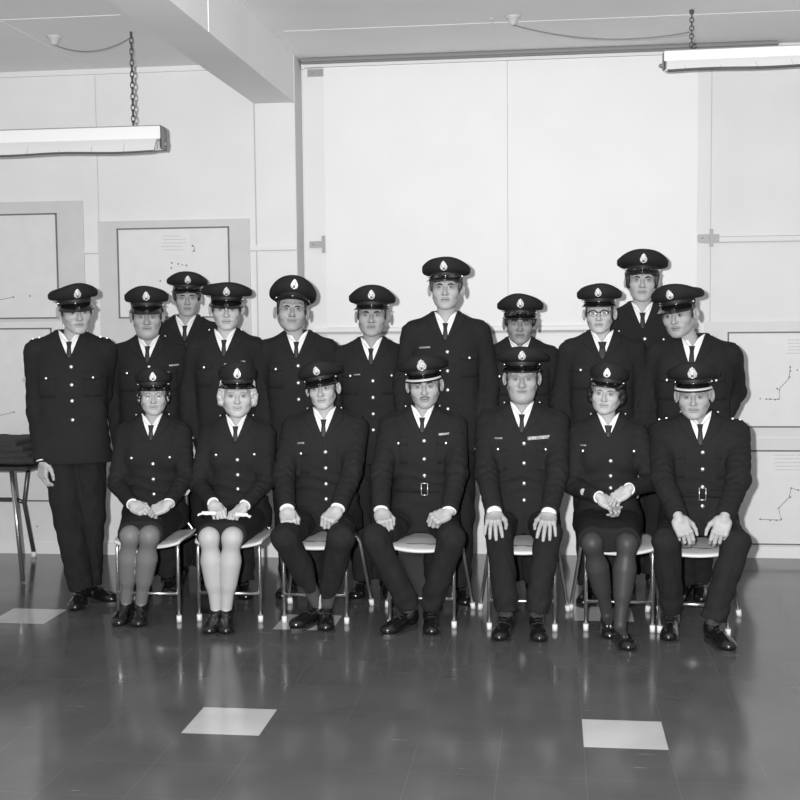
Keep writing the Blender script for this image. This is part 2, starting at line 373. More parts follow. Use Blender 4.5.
# ------------------------------------------------------------------ hands
FB = [(.088, .031, .0), (.094, .0105, .002), (.090, -.0105, .001), (.080, -.030, -.002)]
FLN = [(.040, .025, .020), (.045, .028, .021), (.041, .026, .020), (.031, .020, .018)]
def hand_fn(pose):
    curl = {'rest': [(.55, .45, .25)]*4, 'fist': [(1.15, 1.35, .8)]*4, 'drape': [(.36, .28, .18), (.42, .28, .18), (.42, .28, .18), (.36, .28, .18)],
            'clasp': [(.7, .8, .5)]*4, 'hang': [(.45, .7, .4), (.5, .75, .45), (.6, .8, .5), (.65, .8, .5)]}[pose]
    spread = {'rest': .05, 'fist': .0, 'drape': .15, 'clasp': .02, 'hang': .03}[pose]
    segs = []
    for i in range(4):
        b = V3(*FB[i]); a0 = spread*(1.5-i); ang = 0; pts = [b]
        for k in range(3):
            ang += curl[i][k]*(1+.06*i); d = V3(math.cos(ang)*math.cos(a0), math.cos(ang)*math.sin(a0), -math.sin(ang)); pts.append(pts[-1]+d*FLN[i][k])
        segs.append(pts)
    if pose in ('fist', 'clasp'): th = [V3(.022, .030, -.010), V3(.052, .050, -.022), V3(.078, .045, -.034), V3(.098, .030, -.040)]
    else: th = [V3(.022, .030, -.008), V3(.052, .056, -.016), V3(.080, .063, -.024), V3(.104, .062, -.030)]
    def f(P):
        d = rbox(P, (.052, 0, -.002), (.046, .040, .0135), .013)
        d = smin(d, cone(P, (-.012, 0, 0), (.012, 0, 0), .024, .024), .02)
        d = smin(d, cone(P, th[0], th[1], .017, .0125), .015)
        for i in range(4): d = smin(d, sph(P, FB[i]+V3(-.002, 0, .003), .0105), .008)
        d = smin(d, ell(P, (.04, -.028, -.008), (.035, .014, .014)), .01)
        q = smin(cone(P, th[1], th[2], .0115, .0098), cone(P, th[2], th[3], .0098, .0078), .003); d = smin(d, q, .004)
        for i, pts in enumerate(segs):
            r = (.0093, .0095, .0090, .0080)[i]*(1.1 if pose == 'drape' else 1.04)
            q = smin(cone(P, pts[0], pts[1], r*1.08, r), cone(P, pts[1], pts[2], r, r*.93), .002)
            q = smin(q, cone(P, pts[2], pts[3], r*.93, r*.78), .002)
            d = smin(d, q, .0035)
        return d
    return f
HANDC = {}
def hand_mesh(pose, W, d, n, side, sc=1.0):
    """W wrist, d finger direction, n back-of-hand normal; side -1 = image left (their right hand)"""
    if pose not in HANDC: HANDC[pose] = mesh_sdf(hand_fn(pose), (-.06, -.07, -.10), (.20, .09, .04), .0027)
    v, f = HANDC[pose]; d = unit(d); n = np.asarray(n, float); n = unit(n-d*(n@d)); t = np.cross(n, d)
    t = t if side < 0 else -t
    Mx = np.stack([d, t, n], 1); v2 = (v*sc)@Mx.T+W
    return v2, (f if np.linalg.det(Mx) > 0 else f[:, ::-1])

# ------------------------------------------------------------------ shoes
def shoe(par, toe, ang, sc=1.0, style='oxford', z0=0.0):
    """toe: ground point under the toe tip; ang: heading angle (0 = towards the camera, + = towards the right)"""
    hd = V3(math.sin(ang), -math.cos(ang), 0); sd = V3(math.cos(ang), math.sin(ang), 0)
    Rm = np.stack([sd, -hd, V3(0, 0, 1)], 1)   # local x across, y back, z up
    heel = .022 if style == 'oxford' else .034
    def lift(y): return heel*np.clip((y-.10)/.10, 0, 1)*.55
    def f(P):
        P = P/sc; P = P.copy(); P[:, 2] -= lift(P[:, 1])
        d = ell(P, (0, .055, .030), (.046, .058, .034))
        d = smin(d, ell(P, (0, .125, .038), (.040, .075, .040)), .03)
        d = smin(d, ell(P, (0, .235, .045), (.036, .045, .048)), .03)
        if style != 'court': d = smin(d, cone(P, (0, .21, .06), (0, .225, .090), .036, .036), .03)
        d = smax(d, .010-P[:, 2], .004); d = smax(d, P[:, 2]-(.088 if style != 'court' else .062), .006)
        if style == 'court': d = smax(d, -ell(P, (0, .19, .080), (.034, .085, .034)), .006)
        else: d = smax(d, -ell(P, (0, .222, .105), (.030, .034, .030)), .006)
        d = np.minimum(d, np.abs(ell(P, (0, .06, .028), (.0445, .056, .033)))*0+9)
        return d*sc
    v, fc = mesh_sdf(f, (-.06*sc, -.012, -.005), (.06*sc, .295*sc, .12), .005)
    sh = link_mesh('shoe', v@Rm.T+toe+V3(0, 0, z0), fc, LEATHER, par)
    so = MB(); a = np.linspace(0, 2*math.pi, 40, endpoint=False)
    y = .138-.142*np.cos(a); w = np.interp(y, [-.004, .03, .07, .14, .2, .25, .28], [.0, .040, .050, .036, .036, .034, .0]); w = np.maximum(w, 0)
    o2 = np.stack([np.where(np.sin(a) >= 0, w, -w)*1.0, y, 0*y], 1)*sc
    o2[:, 0] = np.where(np.abs(o2[:, 0]) < .004, np.sign(np.sin(a)+1e-9)*.004, o2[:, 0])
    lf = lift(o2[:, 1]/sc)*sc; low = o2.copy(); low[:, 2] = np.maximum(lf*.0+np.where((o2[:, 1]/sc > .10) & (o2[:, 1]/sc < .185), lf, 0), 0)+.0005; hi = o2.copy(); hi[:, 2] = lf+.012
    so.loft([low, hi]); so.xf(Rm, toe+V3(0, 0, z0)); so.build('sole', mat('sole rubber', .03, .45), sh, smooth=False)
    if style != 'court':
        la = MB()
        for k, yy in enumerate((.125, .143, .161, .179) if style == 'oxford' else (.122, .138)):
            zz = ((.079 if style == 'oxford' else .076)+.0075*k+lift(yy)*1.0)*sc; la.tube([V3(-.019, yy, zz/sc-.006)*sc, V3(-.006, yy-.005, zz/sc+.001)*sc, V3(.006, yy-.002, zz/sc+.001)*sc, V3(.019, yy, zz/sc-.006)*sc], .0022, 6)
        la.tube([V3(0, .125, .080)*sc, V3(-.02, .11, .080)*sc, V3(-.024, .125, .074)*sc], .002, 6); la.tube([V3(0, .125, .080)*sc, V3(.022, .112, .080)*sc, V3(.026, .128, .072)*sc], .002, 6)
        la.xf(Rm, toe+V3(0, 0, z0)); la.build('laces', LACE, sh)
    else:
        la = MB(); la.box((-.011*sc, .088*sc, .062*sc), (.011*sc, .100*sc, .066*sc)); la.xf(Rm, toe+V3(0, 0, z0)); la.build('shoe_buckle', METAL, sh, smooth=False)
    return sh

# ------------------------------------------------------------------ a person
def ik(A, B, l1, l2, pole):
    d = B-A; L = np.linalg.norm(d); s = max(1.0, L*1.01/(l1+l2)); l1 *= s; l2 *= s
    a = (l1*l1-l2*l2+L*L)/(2*L); h = math.sqrt(max(l1*l1-a*a, 1e-6)); u = d/L; q = np.asarray(pole, float); q = unit(q-u*(q@u))
    return A+u*a+q*h
def person(p):
    Y = p['Y']; woman = p.get('woman', False); sit = 'toes' in p and p.get('sit', True)
    hw = at(p['cx'], p['ey'], Y-.03); cw = at(p['cx'], p['cy'], Y-.10)
    bx = at(p.get('bx', p['cx']), p['cy']+30, Y)[0]
    face0 = math.degrees(math.atan2(-bx, Y)); base = V3(bx, Y, 0); ba = math.radians(p.get('byaw', 0)+face0*p.get('turn', .6)); Rb = np.array(Matrix.Rotation(ba, 3, 'Z'))
    Lc = lambda w: (np.asarray(w)-base)@Rb       # world -> local
    par = empty('person', base, ba, p['label'], 'person', 'uniformed staff in the group portrait')
    p['seed'] = p['cx']*.37
    hs = (hw[2]-cw[2])/.117*p.get('hs', 1); hs = min(max(hs, .93), 1.10)
    Hc = Lc(hw); zch = hw[2]-.117*hs
    zn = at(p['cx'], p.get('ny', p['cy']-2), Y-.03)[2]; g = p.get('g', 1)*(.90 if woman else 1); bel = p.get('belly', 1)*(.95 if woman else 1)
    R = rot(-math.degrees(ba)+face0, 0, 0)@rot(*p.get('head', (0, 0, 0)))
    # ---------- jacket profile
    zs = np.array([.030, -.005, -.03, -.05, -.08, -.14, -.25, -.40, -.52, -.74, -1.1])+zn
    aa = np.array([.060, .070, .118, .165, .188, .200, .196, .178, .184, .205, .205])*(1+(g-1)*np.array([0, .2, .7, 1, 1, 1, 1, 1, 1, 1, 1]))
    bb = np.array([.056, .066, .080, .092, .106, .120, .130, .126, .130, .138, .138])*(1+(bel-1)*np.array([0, 0, .3, .5, .7, 1, 1.1, 1.4, 1.4, 1, 1]))
    if woman: aa[7] *= .93
    cyy = np.array([.012, .010, .010, .008, .004, -.002, -.006, -.008, -.006, 0, 0])
    hipz = .56 if sit else .605*zn
    zz = np.linspace(zn-1.1, zn+.03, 90); k = np.array([.25, .5, .25])
    def smooth(y_):
        y_ = np.interp(zz, zs[::-1], y_[::-1])
        for _ in range(3): y_ = np.convolve(np.pad(y_, 1, 'edge'), k, 'valid')
        return y_
    A_, B_, C_ = smooth(aa), smooth(bb), smooth(cyy)
    def torso(P, off=0.0, top=zn+.004, bot=0.47):
        a = np.interp(P[:, 2], zz, A_)+off; b = np.interp(P[:, 2], zz, B_)+off; c = np.interp(P[:, 2], zz, C_)
        q = (np.abs(P[:, 0]/a)**2.35+np.abs((P[:, 1]-c)/b)**2.35)**(1/2.35)
        d = (q-1)*np.minimum(a, b); return np.maximum(np.maximum(d, P[:, 2]-top), bot-P[:, 2])
    sw = .182*g; Sh = {s: V3(s*sw, .008, zn-.122) for s in (-1, 1)}
    seat_top = .45
    W = {}; hand = {}
    for s in (-1, 1):
        h = p.get('hands', {}).get(s)
        if h: W[s] = Lc(at(*h[0])) if abs(h[0][0]) > 5 else np.asarray(h[0], float); hand[s] = (h[1]@Rb if isinstance(h[1], np.ndarray) else np.asarray(h[1])@Rb, np.asarray(h[2])@Rb, h[3])
        else: W[s] = V3(s*.232*g, -.07, zn-.64); hand[s] = (V3(-s*.05, -.12, -1), V3(s*.9, -.25, 0), 'hang')
    El = {s: ik(Sh[s], W[s], .29, .255, p.get('pole', {}).get(s, (s*.5, .6, -.3) if sit else (s*.35, .8, 0))) for s in (-1, 1)}
    ra = .066*(.88 if woman else 1)*(.5+.5*g)
    hem = (seat_top+.03) if sit else hipz-.13
    # legs
    if 'toes' in p:
        toe = {s: Lc(gnd(*p['toes'][i][:2])) for i, s in enumerate((-1, 1))}; hd = {s: math.radians(p['toes'][i][2]) for i, s in enumerate((-1, 1))}
    else:
        toe = {s: V3(s*.11, -.17, 0) for s in (-1, 1)}; hd = {s: s*.2 for s in (-1, 1)}
    ssc = p.get('shoe', .96 if woman else 1.0)
    An = {s: toe[s]+V3(-math.sin(hd[s]), math.cos(hd[s]), 0)*.215*ssc+V3(0, 0, .09) for s in (-1, 1)}
    if sit:
        Hp = {s: V3(s*.088*(.9+.1*g), .035, .535) for s in (-1, 1)}
        Kn = {s: Lc(at(p['knees'][i][0], p['knees'][i][1], p.get('ky', Y-.42))) for i, s in enumerate((-1, 1))}
        for s in (-1, 1): Kn[s][2] = p.get('kz', .505)
    else:
        Hp = {s: V3(s*.09, .0, hipz) for s in (-1, 1)}
        Kn = {s: (Hp[s]+An[s])*.5+V3(0, -.015, 0) for s in (-1, 1)}
        for s in (-1, 1): Kn[s][2] = .50
    vt = p.get('vtip', .16 if not woman else .14)
    sd = p['seed']
    def jacket(P, cut=True):
        d = torso(P, bot=hem)
        if woman:
            Q = P.copy(); Q[:, 0] = np.abs(Q[:, 0]); d = smin(d, ell(Q, (.075, -.075, zn-.25), (.07, .065, .075)), .03)
        if sit:
            for s in (-1, 1):
                m = Hp[s]*.55+Kn[s]*.45; c = smax(cone(P, Hp[s]+V3(0, 0, .0), m, .094, .078), P[:, 2]*0+(m[1]+.02-P[:, 1]), .01); d = smin(d, c, .05)
            d = np.maximum(d, .455-P[:, 2])
        fold = .0035*wob(P*V3(.5, .5, 1.6), 26, sd)*np.clip((zn-.2-P[:, 2])/.2, 0, 1)+.0018*wob(P, 48, sd+3)
        if sit: fold = fold+.008*np.sin(P[:, 2]*95+2.2*np.sin(P[:, 0]*16+sd))*np.exp(-((P[:, 2]-(zn-.42))/.07)**2)
        dd = d+fold*.8
        for s in (-1, 1):
            ax = unit(W[s]-El[s]); up = cone(P, Sh[s], El[s], ra, ra*.88); fo = np.maximum(cone(P, El[s], W[s]+ax*.03, ra*.88, ra*.70), (P-W[s])@ax-.0)
            arm = smin(up, fo, .02)
            arm = arm+.006*wob(P*V3(1, 1, .8), 44, sd+s)*np.exp(-(np.linalg.norm(P-El[s], axis=1)/.12)**2)+.003*wob(P, 50, sd)
            dd = smin(dd, arm, .034)
        if cut:
            h = np.clip((P[:, 2]-(zn-vt))/vt, 0, 3); wv = .066*np.minimum(h, 1)**.85*np.maximum(h, 1)*(.92 if woman else 1)
            wedge = np.maximum(np.abs(P[:, 0])-wv, P[:, 1]+.0); dd = np.maximum(dd, -np.where(P[:, 2] > zn-vt, wedge, 9))
            # front opening line
            fl = np.maximum(np.abs(P[:, 0]-.012)-.0016, P[:, 1]+.06); dd = np.maximum(dd, -np.where((P[:, 2] < zn-vt), np.maximum(fl, -(torso(P, bot=hem)+.004)), 9))
        return dd
    span = max(abs(El[1][0]), abs(El[-1][0]), abs(W[1][0]), abs(W[-1][0]))+.09
    miny = min(W[1][1], W[-1][1], -.2)-.09
    jl = min(hem, W[1][2]-.05, W[-1][2]-.05)-.03
    h = .0075
    v, f = mesh_sdf(jacket, (-span, miny, jl), (span, .24, zn+.03), h)
    jk = link_mesh('jacket', v, f, WOOL, par)
    jfull = lambda P: jacket(P, False)
    def trace(fn, x, z, y0=-.45):
        x = np.asarray(x, float); P = np.stack([x.ravel(), np.full(x.size, y0), np.asarray(z, float).ravel()], 1)
        for _ in range(70): P[:, 1] += np.clip(fn(P), -.02, .05)*.8
        P[:, 1] = np.minimum(P[:, 1], .02)
        return P.reshape(x.shape+(3,))
    # restrict the trace to the torso so that arms in front are not hit
    tfn = lambda P: np.minimum(torso(P, bot=.4), 9) if not woman else smin(torso(P, bot=.4), ell(np.stack([np.abs(P[:, 0]), P[:, 1], P[:, 2]], 1), (.075, -.075, zn-.25), (.07, .065, .075)), .03)
    ja = lambda x, z: trace(jfull, x, z) if False else trace(lambda P: jfull_t(P), x, z)
    def jfull_t(P):
        d = tfn(P)
        fold = .0035*wob(P*V3(.5, .5, 1.6), 26, sd)*np.clip((zn-.2-P[:, 2])/.2, 0, 1)+.0018*wob(P, 48, sd+3)
        if sit: fold = fold+.008*np.sin(P[:, 2]*95+2.2*np.sin(P[:, 0]*16+sd))*np.exp(-((P[:, 2]-(zn-.42))/.07)**2)
        return d+fold*.8
    def patch(x, z, off, th, name, m, parent=jk, lab=None, fn=jfull_t):
        P_ = trace(fn, x, z); mb = MB(); a = P_.copy(); a[..., 1] -= off; b = P_.copy(); b[..., 1] += th
        mb.sheet(a, b); 
        if (a[-1, 0]-a[0, 0])[0]*(a[0, -1]-a[0, 0])[2]-(a[-1, 0]-a[0, 0])[2]*(a[0, -1]-a[0, 0])[0] < 0: mb.f = [q[::-1] for q in mb.f]
        o = mb.build(name, m, parent)
        if lab: o['label'] = lab
        return o
    # lapels
    wl = .062*(.92 if woman else 1)
    for s in (-1, 1):
        t = np.linspace(0, 1, 15)[:, None]; q = np.linspace(0, 1, 7)[None]
        ze = zn+.0-vt*t*1.02; xe = wl*1.065*(1-t)**.85; wid = np.where(t < .30, .022+.045*t/.30, .067-.062*((t-.30)/.70)**1.1)
        wid = np.where((t > .26) & (t < .34), wid-.014, wid)
        X = s*(xe+wid*q+.001); Z = ze-.014*q*(1-t)
        patch(X, Z, .0055, .002, 'lapel', WOOL)
    # shirt
    def shirt(P):
        hg = np.where(P[:, 1] < .012, -.080+1.1*np.minimum(np.abs(P[:, 0]), .062)*1.0, -.080+1.1*np.minimum(np.abs(P[:, 0]), .062)+.5*(P[:, 1]-.012)); hg = np.where(P[:, 1] > .012, np.maximum(hg, -.016+.45*(P[:, 1]-.012)), hg)
        d = torso(P, off=-.009, top=zn+.03, bot=zn-.30); d = np.maximum(d, (P[:, 2]-(zn+hg-.004))*.6)
        # collar: tilted ring about the neck
        Q = P-V3(0, .012, zn+.002); tz = P[:, 2]-zn-hg; r = np.sqrt((Q[:, 0]/1.0)**2+(Q[:, 1]/1.02)**2)
        ring = np.maximum(np.abs(r-(.0605-.12*tz))-.0035, np.abs(tz+.004)-.016)*.7
        fl = np.maximum(np.abs(r-(.068-.30*tz))-.0035, np.abs(tz+.012)-.019-.016*np.clip(-Q[:, 1]/.06, 0, 1)*np.clip(np.abs(Q[:, 0])/.03, 0, 1))
        notch = np.abs(Q[:, 0])-.0015
        col = np.maximum(np.minimum(ring, fl), -np.where(Q[:, 1] < -.02, notch, 9))
        Q2 = P-V3(0, .012, zn); inner = np.sqrt(Q2[:, 0]**2+Q2[:, 1]**2)-.054
        d = np.maximum(d, -np.maximum(inner, -(tz+.03)))
        return np.maximum(smin(d, col, .004), P[:, 2]-(zn+.003))
    v, f = mesh_sdf(shirt, (-.14, -.17, zn-.26), (.14, .12, zn+.08), .0042); sh = link_mesh('shirt', v, f, SHIRT, par)
    shf = lambda P: torso(P, off=-.009, top=zn+.02, bot=zn-.30)
    # tie
    ti = p.get('tie', True)
    if ti:
        kz = zn-.070; mb = MB()
        x = np.linspace(-1, 1, 7)[:, None]; t = np.linspace(0, 1, 9)[None]; kw = p.get('knot', 1)
        X = x*(.0165-.006*t)*kw; Z = kz+.005-.028*t+0*x; P_ = trace(shf, X, Z); a = P_.copy(); a[..., 1] -= .012*(1-.55*x**2); mb.sheet(a, P_+V3(0, .004, 0)); tk = mb.build('tie', TIE, par)
        mb = MB(); t = np.linspace(0, 1, 14)[None]; sw_ = p.get('tiex', 0)
        X = x*(.0100+.014*t)*kw+sw_*t; Z = kz-.020-.15*t+0*x; P_ = trace(shf, X, Z); a = P_.copy(); a[..., 1] -= .0065*(1-.3*x**2); mb.sheet(a, P_+V3(0, .003, 0)); mb.build('tie_blade', TIE, tk)
    # buttons down the front
    bz = [zn-vt-.025-.105*i*(zn-.0-vt-.03-(seat_top+.13 if sit else zn-.58))/(.33) for i in range(4)]
    bz = [at(p['cx'], y_, Y-.13)[2] for y_ in p['by']] if p.get('by') else p.get('bz') or [zn-vt-.028-k_ for k_ in ((0, .105, .205, .30) if not woman else (.0, .078, .150))]
    def button(x, z, r, name='button', m=METAL):
        q = trace(jfull_t, np.array([x]), np.array([z]))[0]; b = MB(); b.ball(q+V3(0, -.003, 0), (r, r*.62, r), 12); return b.build(name, m, jk)
    for z in bz:
        if z > hem+.02: button(.012+p.get('btx', 0), z, .0115)
    if p.get('buckle'):
        z = at(p['cx'], p['buckle'], Y-.14)[2]; x0 = .012+p.get('btx', 0)
        q = trace(jfull_t, np.array([x0]), np.array([z]))[0]+V3(0, -.013, 0); b = MB(); c4 = [(-.017, -.032), (.017, -.032), (.017, .032), (-.017, .032), (-.017, -.032)]
        for (xa, za), (xb, zb_) in zip(c4[:-1], c4[1:]): b.tube([q+V3(xa, 0, za), q+V3(xb, 0, zb_)], .0028, 6)
        b.build('belt_buckle', METAL, jk)['label'] = 'bright rectangular belt buckle'
        x = np.linspace(-.165*g, .165*g, 40)[:, None]; zt_ = np.linspace(-.022, .022, 4)[None]; patch(x+0*zt_, z+zt_+0*x, .004, .001, 'belt', WOOL2)
    # chest pockets with flaps and buttons
    pz = (at(p['cx'], p['pk'], Y-.12)[2]+.018) if p.get('pk') else zn-vt-.045; pxx = p.get('pxx', (.118 if woman else .120)*g)
    for s in (-1, 1):
        x = np.linspace(-.052, .052, 11)[:, None]; t = np.linspace(0, 1, 5)[None]
        if not woman:
            patch(s*pxx+x+0*t, pz+.018-(.040+.012*(1-np.abs(x/.052)))*t, .0045, .001, 'pocket_flap', WOOL)
            patch(s*pxx+x*.96+0*t, pz-.015-.115*t+0*x, .002, .001, 'pocket', WOOL)
        button(s*pxx, pz-.018, .0085)
    for it in p.get('chest', []):     # ribbons, name bars: (px, py, w, h, kind)
        q = Lc(at(it[0], it[1], Y-.12)); n_ = max(3, int(it[2]/.008))
        x = np.linspace(-it[2]/2, it[2]/2, n_)[:, None]; t = np.linspace(-it[3]/2, it[3]/2, 3)[None]
        patch(q[0]+x+0*t, q[2]+t+x*.06, .006, .001, 'medal_ribbon' if it[4] == 'r' else 'name_bar', RIBBON if it[4] == 'r' else mat('dull metal bar', .35, .4, metal=.5))
    # shoulder straps with button
    for s in (-1, 1):
        mb = MB(); xs = np.linspace(.078, sw+.03, 9)[:, None]; ys = np.linspace(-.024, .024, 5)[None]; X = s*xs+0*ys; Yy = .008+ys*(.75+.25*(xs/sw))
        P = np.stack([X.ravel(), Yy.ravel(), np.full(X.size, zn+.1)], 1)
        for _ in range(50): P[:, 2] -= np.clip(jacket(P, False), -.01, .05)*.8
        P = P.reshape(X.shape+(3,)); mb.sheet(P+V3(0, 0, .005), P-V3(0, 0, .002)); 
        if s < 0: mb.f = [q[::-1] for q in mb.f]
        ep = mb.build('shoulder_strap', WOOL, jk); b = MB(); b.ball(P[1, 2]+V3(0, -.012, .007), .0062, 8); b.build('strap_button', METAL, ep)
        if p.get('pips') == 'both':
            b = MB(); 
            for q_ in (5, 7): b.box(P[q_, 1]+V3(-.004, -.014, .003), P[q_, 3]+V3(.004, -.004, .009))
            b.build('rank_bar', BADGE, ep, smooth=False)
    for (x_, y_, z_) in p.get('sleeve', []):
        q = Lc(at(x_, y_, Y-z_)); P = np.array([q+V3(0, -.2, 0)])
        for _ in range(60): P[:, 1] += np.clip(jacket(P, False), -.01, .04)*.8
        if P[0, 1] > .1: continue
        b = MB(); b.ball(P[0], (.016, .004, .019), 12); b.build('sleeve_badge', RIBBON, jk)
    # ---------- cuffs
    for s in (-1, 1):
        if p.get('cuffs', True):
            ax = unit(W[s]-El[s]); ce = p.get('cuffe', .003)
            b = MB(); b.tube([W[s]-ax*.02, W[s]+ax*ce*.5, W[s]+ax*ce], [ra*.56, ra*.60, ra*.58], 20); b.build('shirt_cuff', SHIRT, sh)
    # ---------- body: head + trunk + limbs + hands, one mesh
    parts = []; cols = []
    hf = head_fn(p); hv, hfc = mesh_sdf(hf, (-.11, -.14, -.135), (.11, .13, .135), .0034)
    parts.append((hv@R.T*hs+Hc, hfc)); cols.append(head_cols(hv, p))
    nb = Hc+R@V3(0, .022, -.055)*hs; sk = p.get('skin', .42); nr = .053*(.86 if woman else 1)*p.get('neck', 1)
    def leg(P, s, th=.07, kn=.048, cf=.050, an=.029):
        kc = Kn[s]+V3(0, .012, -.005)
        d = smin(cone(P, Hp[s], kc, th, kn), cone(P, kc, An[s]+V3(0, 0, .0), kn*.97, an), .03)
        cm = Kn[s]*.66+An[s]*.34+V3(0, .018, 0); d = smin(d, cone(P, cm, cm*.6+An[s]*.4, cf, cf*.66), .05)
        return smin(d, cone(P, An[s]+V3(0, 0, -.02), An[s]*.35+toe[s]*.65+V3(0, 0, .012), .024, .014), .02)
    def trunk(P):
        d = torso(P, off=-.03, top=zn-.09, bot=.50 if sit else hipz-.05)
        d = smin(d, cone(P, V3(0, .018, zn-.09), nb, nr*.98, nr), .015)
        for s in (-1, 1):
            d = smin(d, smin(cone(P, Sh[s], El[s], ra-.022, ra*.6), cone(P, El[s], W[s], ra*.58, .024), .01), .03)
            lg_ = leg(P, s) if woman else smin(cone(P, Hp[s], Kn[s], .055, .045), cone(P, Kn[s], An[s], .04, .032), .02)
            d = smin(d, lg_, .03) if not woman else np.where(P[:, 2] > .62, smin(d, lg_, .03), np.minimum(d, lg_))
        return d
    lo = np.minimum.reduce([W[1], W[-1], Kn[1], Kn[-1], An[1], An[-1], toe[1], toe[-1], V3(-span, -.15, 0)])-.08; hi = np.maximum.reduce([W[1], W[-1], An[1], An[-1], V3(span, .2, 0)])+.08; hi[2] = nb[2]+.07; lo[2] = 0
    tv, tf = mesh_sdf(trunk, lo, hi, .0095 if woman or sit else .011); parts.append((tv, tf)); cols.append(np.full(len(tv), sk*.97))
    for s in (-1, 1):
        d_, n_, pose = hand[s]; hv2, hf2 = hand_mesh(pose, W[s]+unit(W[s]-El[s])*.008, d_, n_, s, .93 if woman else 1.03); parts.append((hv2, hf2)); cols.append(np.full(len(hv2), sk*.98))
    bv, bf = join(parts); link_mesh('body', bv, bf, skin_m(.42), par, cols=np.concatenate(cols))
    # eyes
    T = lambda q: R@(np.asarray(q)*hs)+Hc
    for s in (-1, 1):
        e = MB(); e.ball((0, 0, 0), .0128, 16); gx = p.get('gaze', 0); e.add(np.array([(0, -.0133, 0)]+[(.0070*math.cos(a), -.0119, .0070*math.sin(a)) for a in np.linspace(0, 2*math.pi, 12, endpoint=False)]), [(0, 1+(k+1) % 12, 1+k) for k in range(12)], 1)
        e.xf(R*hs, T((s*.031, -.0775, -.0005))); e.build('eye', [EYEW, IRIS], par)
    # eyebrows
    bm = p.get('browm', DARKHAIR if p.get('hairm', DARKHAIR) is not WHITEHAIR else GREYHAIR); bt = p.get('brow', .75 if woman else 1.2)*1.1
    for s in (-1, 1):
        b = MB(); pts = [(s*.013, -.0935, .0105), (s*.022, -.0915, .0145), (s*.033, -.085, .0165), (s*.045, -.073, .0130)]
        pr = []
        for q in pts:      # put on the brow surface
            P = np.array([[q[0], -.14, q[2]]]); 
            for _ in range(40): P[:, 1] += hf(P)*.8
            pr.append(P[0]+V3(0, -.0003, 0))
        b.tube(pr, [.0024*bt, .0034*bt, .0030*bt, .0014*bt], 6); b.xf(R*hs, Hc); b.build('eyebrow', bm, par)
    hm = p.get('hairm', DARKHAIR); hv, hfc = mesh_sdf(hair_fn(p), (-.13, -.12, -.12), (.13, .15, .15), .0048); link_mesh('hair', hv@R.T*hs+Hc, hfc, hm, par)
    if p.get('moustache'):
        b = MB(); pr = []
        for x_ in np.linspace(-.024, .024, 9):
            P = np.array([[x_, -.14, -.054-.006*(abs(x_)/.024)**2]])
            for _ in range(40): P[:, 1] += hf(P)*.8
            pr.append(P[0])
        b.tube(pr, [.001]+[.0038]*3+[.003]+[.0038]*3+[.001], 6); b.xf(R*hs, Hc); b.build('moustache', mat('dark brown moustache', .06, .7), par)
    if p.get('glasses'):
        rm = p['glasses']; b = MB(); le = MB()
        for s in (-1, 1):
            pts = [V3(s*.031+.0235*math.cos(a), -.098-.000+.004*abs(math.cos(a)), -.002+.0175*math.sin(a)*(1 if rm == 'round' else .95)) for a in np.linspace(0, 2*math.pi, 25)]
            if rm == 'round': b.tube(pts, .0011, 6)
            else:
                b.tube(pts, .0010, 6); b.tube(pts[0:13], .0036, 8)
            b.tube([V3(s*.054, -.095, .006), V3(s*.074, -.07, .006), V3(s*.080, .0, .004)], .0018 if rm != 'round' else .0012, 6)
        b.tube([V3(-.008, -.098, .004), V3(0, -.101, .006), V3(.008, -.098, .004)], .0022 if rm != 'round' else .0012, 6)
        b.xf(R*hs, Hc); gl = b.build('glasses', mat('spectacle frame '+rm, .02 if rm != 'round' else .5, .3, metal=0 if rm != 'round' else .8), par); gl['label'] = 'thin-rimmed round glasses' if rm == 'round' else 'dark browline glasses'
        gm = MATS.get('lens')
        if gm is None:
            gm = mat('lens', .9, .05); bs = gm.node_tree.nodes['Principled BSDF']; bs.inputs['Alpha'].default_value = .035; bs.inputs['Specular IOR Level'].default_value = .35
        for s in (-1, 1):
            l = MB(); l.ball((s*.031, -.096, -.002), (.0225, .0012, .0168), 16); l.xf(R*hs, Hc); l.build('lens', gm, gl)
    build_cap(par, R, Hc, hs, p)
    # ---------- legs clothing
    if woman:
        def skirt(P):
            d = smin(cone(P, Hp[-1], Kn[-1]+V3(0, 0, .0), .098, .066), cone(P, Hp[1], Kn[1], .098, .066), .07)
            d = smin(d, cone(P, (Hp[1]+Hp[-1])/2, (Kn[1]+Kn[-1])/2, .09, .055), .04)
            d = smin(d, torso(P, off=-.002, top=.75, bot=.48), .03)
            kk = (Kn[1]+Kn[-1])/2; d = smax(d, kk[1]+p.get('skirt', .02)-P[:, 1], .008)
            return d+.002*wob(P, 40, sd)
        v, f = mesh_sdf(skirt, (-.30, Kn[1][1]-.08, .38), (.30, .22, .80), .009); link_mesh('skirt', v, f, WOOL2, par)
        for s in (-1, 1):
            fn = lambda P, s=s: np.maximum(leg(P, s)-.0025, P[:, 2]-.60)
            l2 = np.minimum.reduce([Kn[s], An[s], toe[s], Hp[s]])-.09; h2 = np.maximum.reduce([Kn[s], An[s], Hp[s]])+.09; l2[2] = .0
            v, f = mesh_sdf(fn, l2, h2, .008); st = link_mesh('stocking', v, f, mat('stocking %.2f' % p['stocking'], p['stocking'], .5, spec=.3), par)
    else:
        tw = p.get('tw', 1)
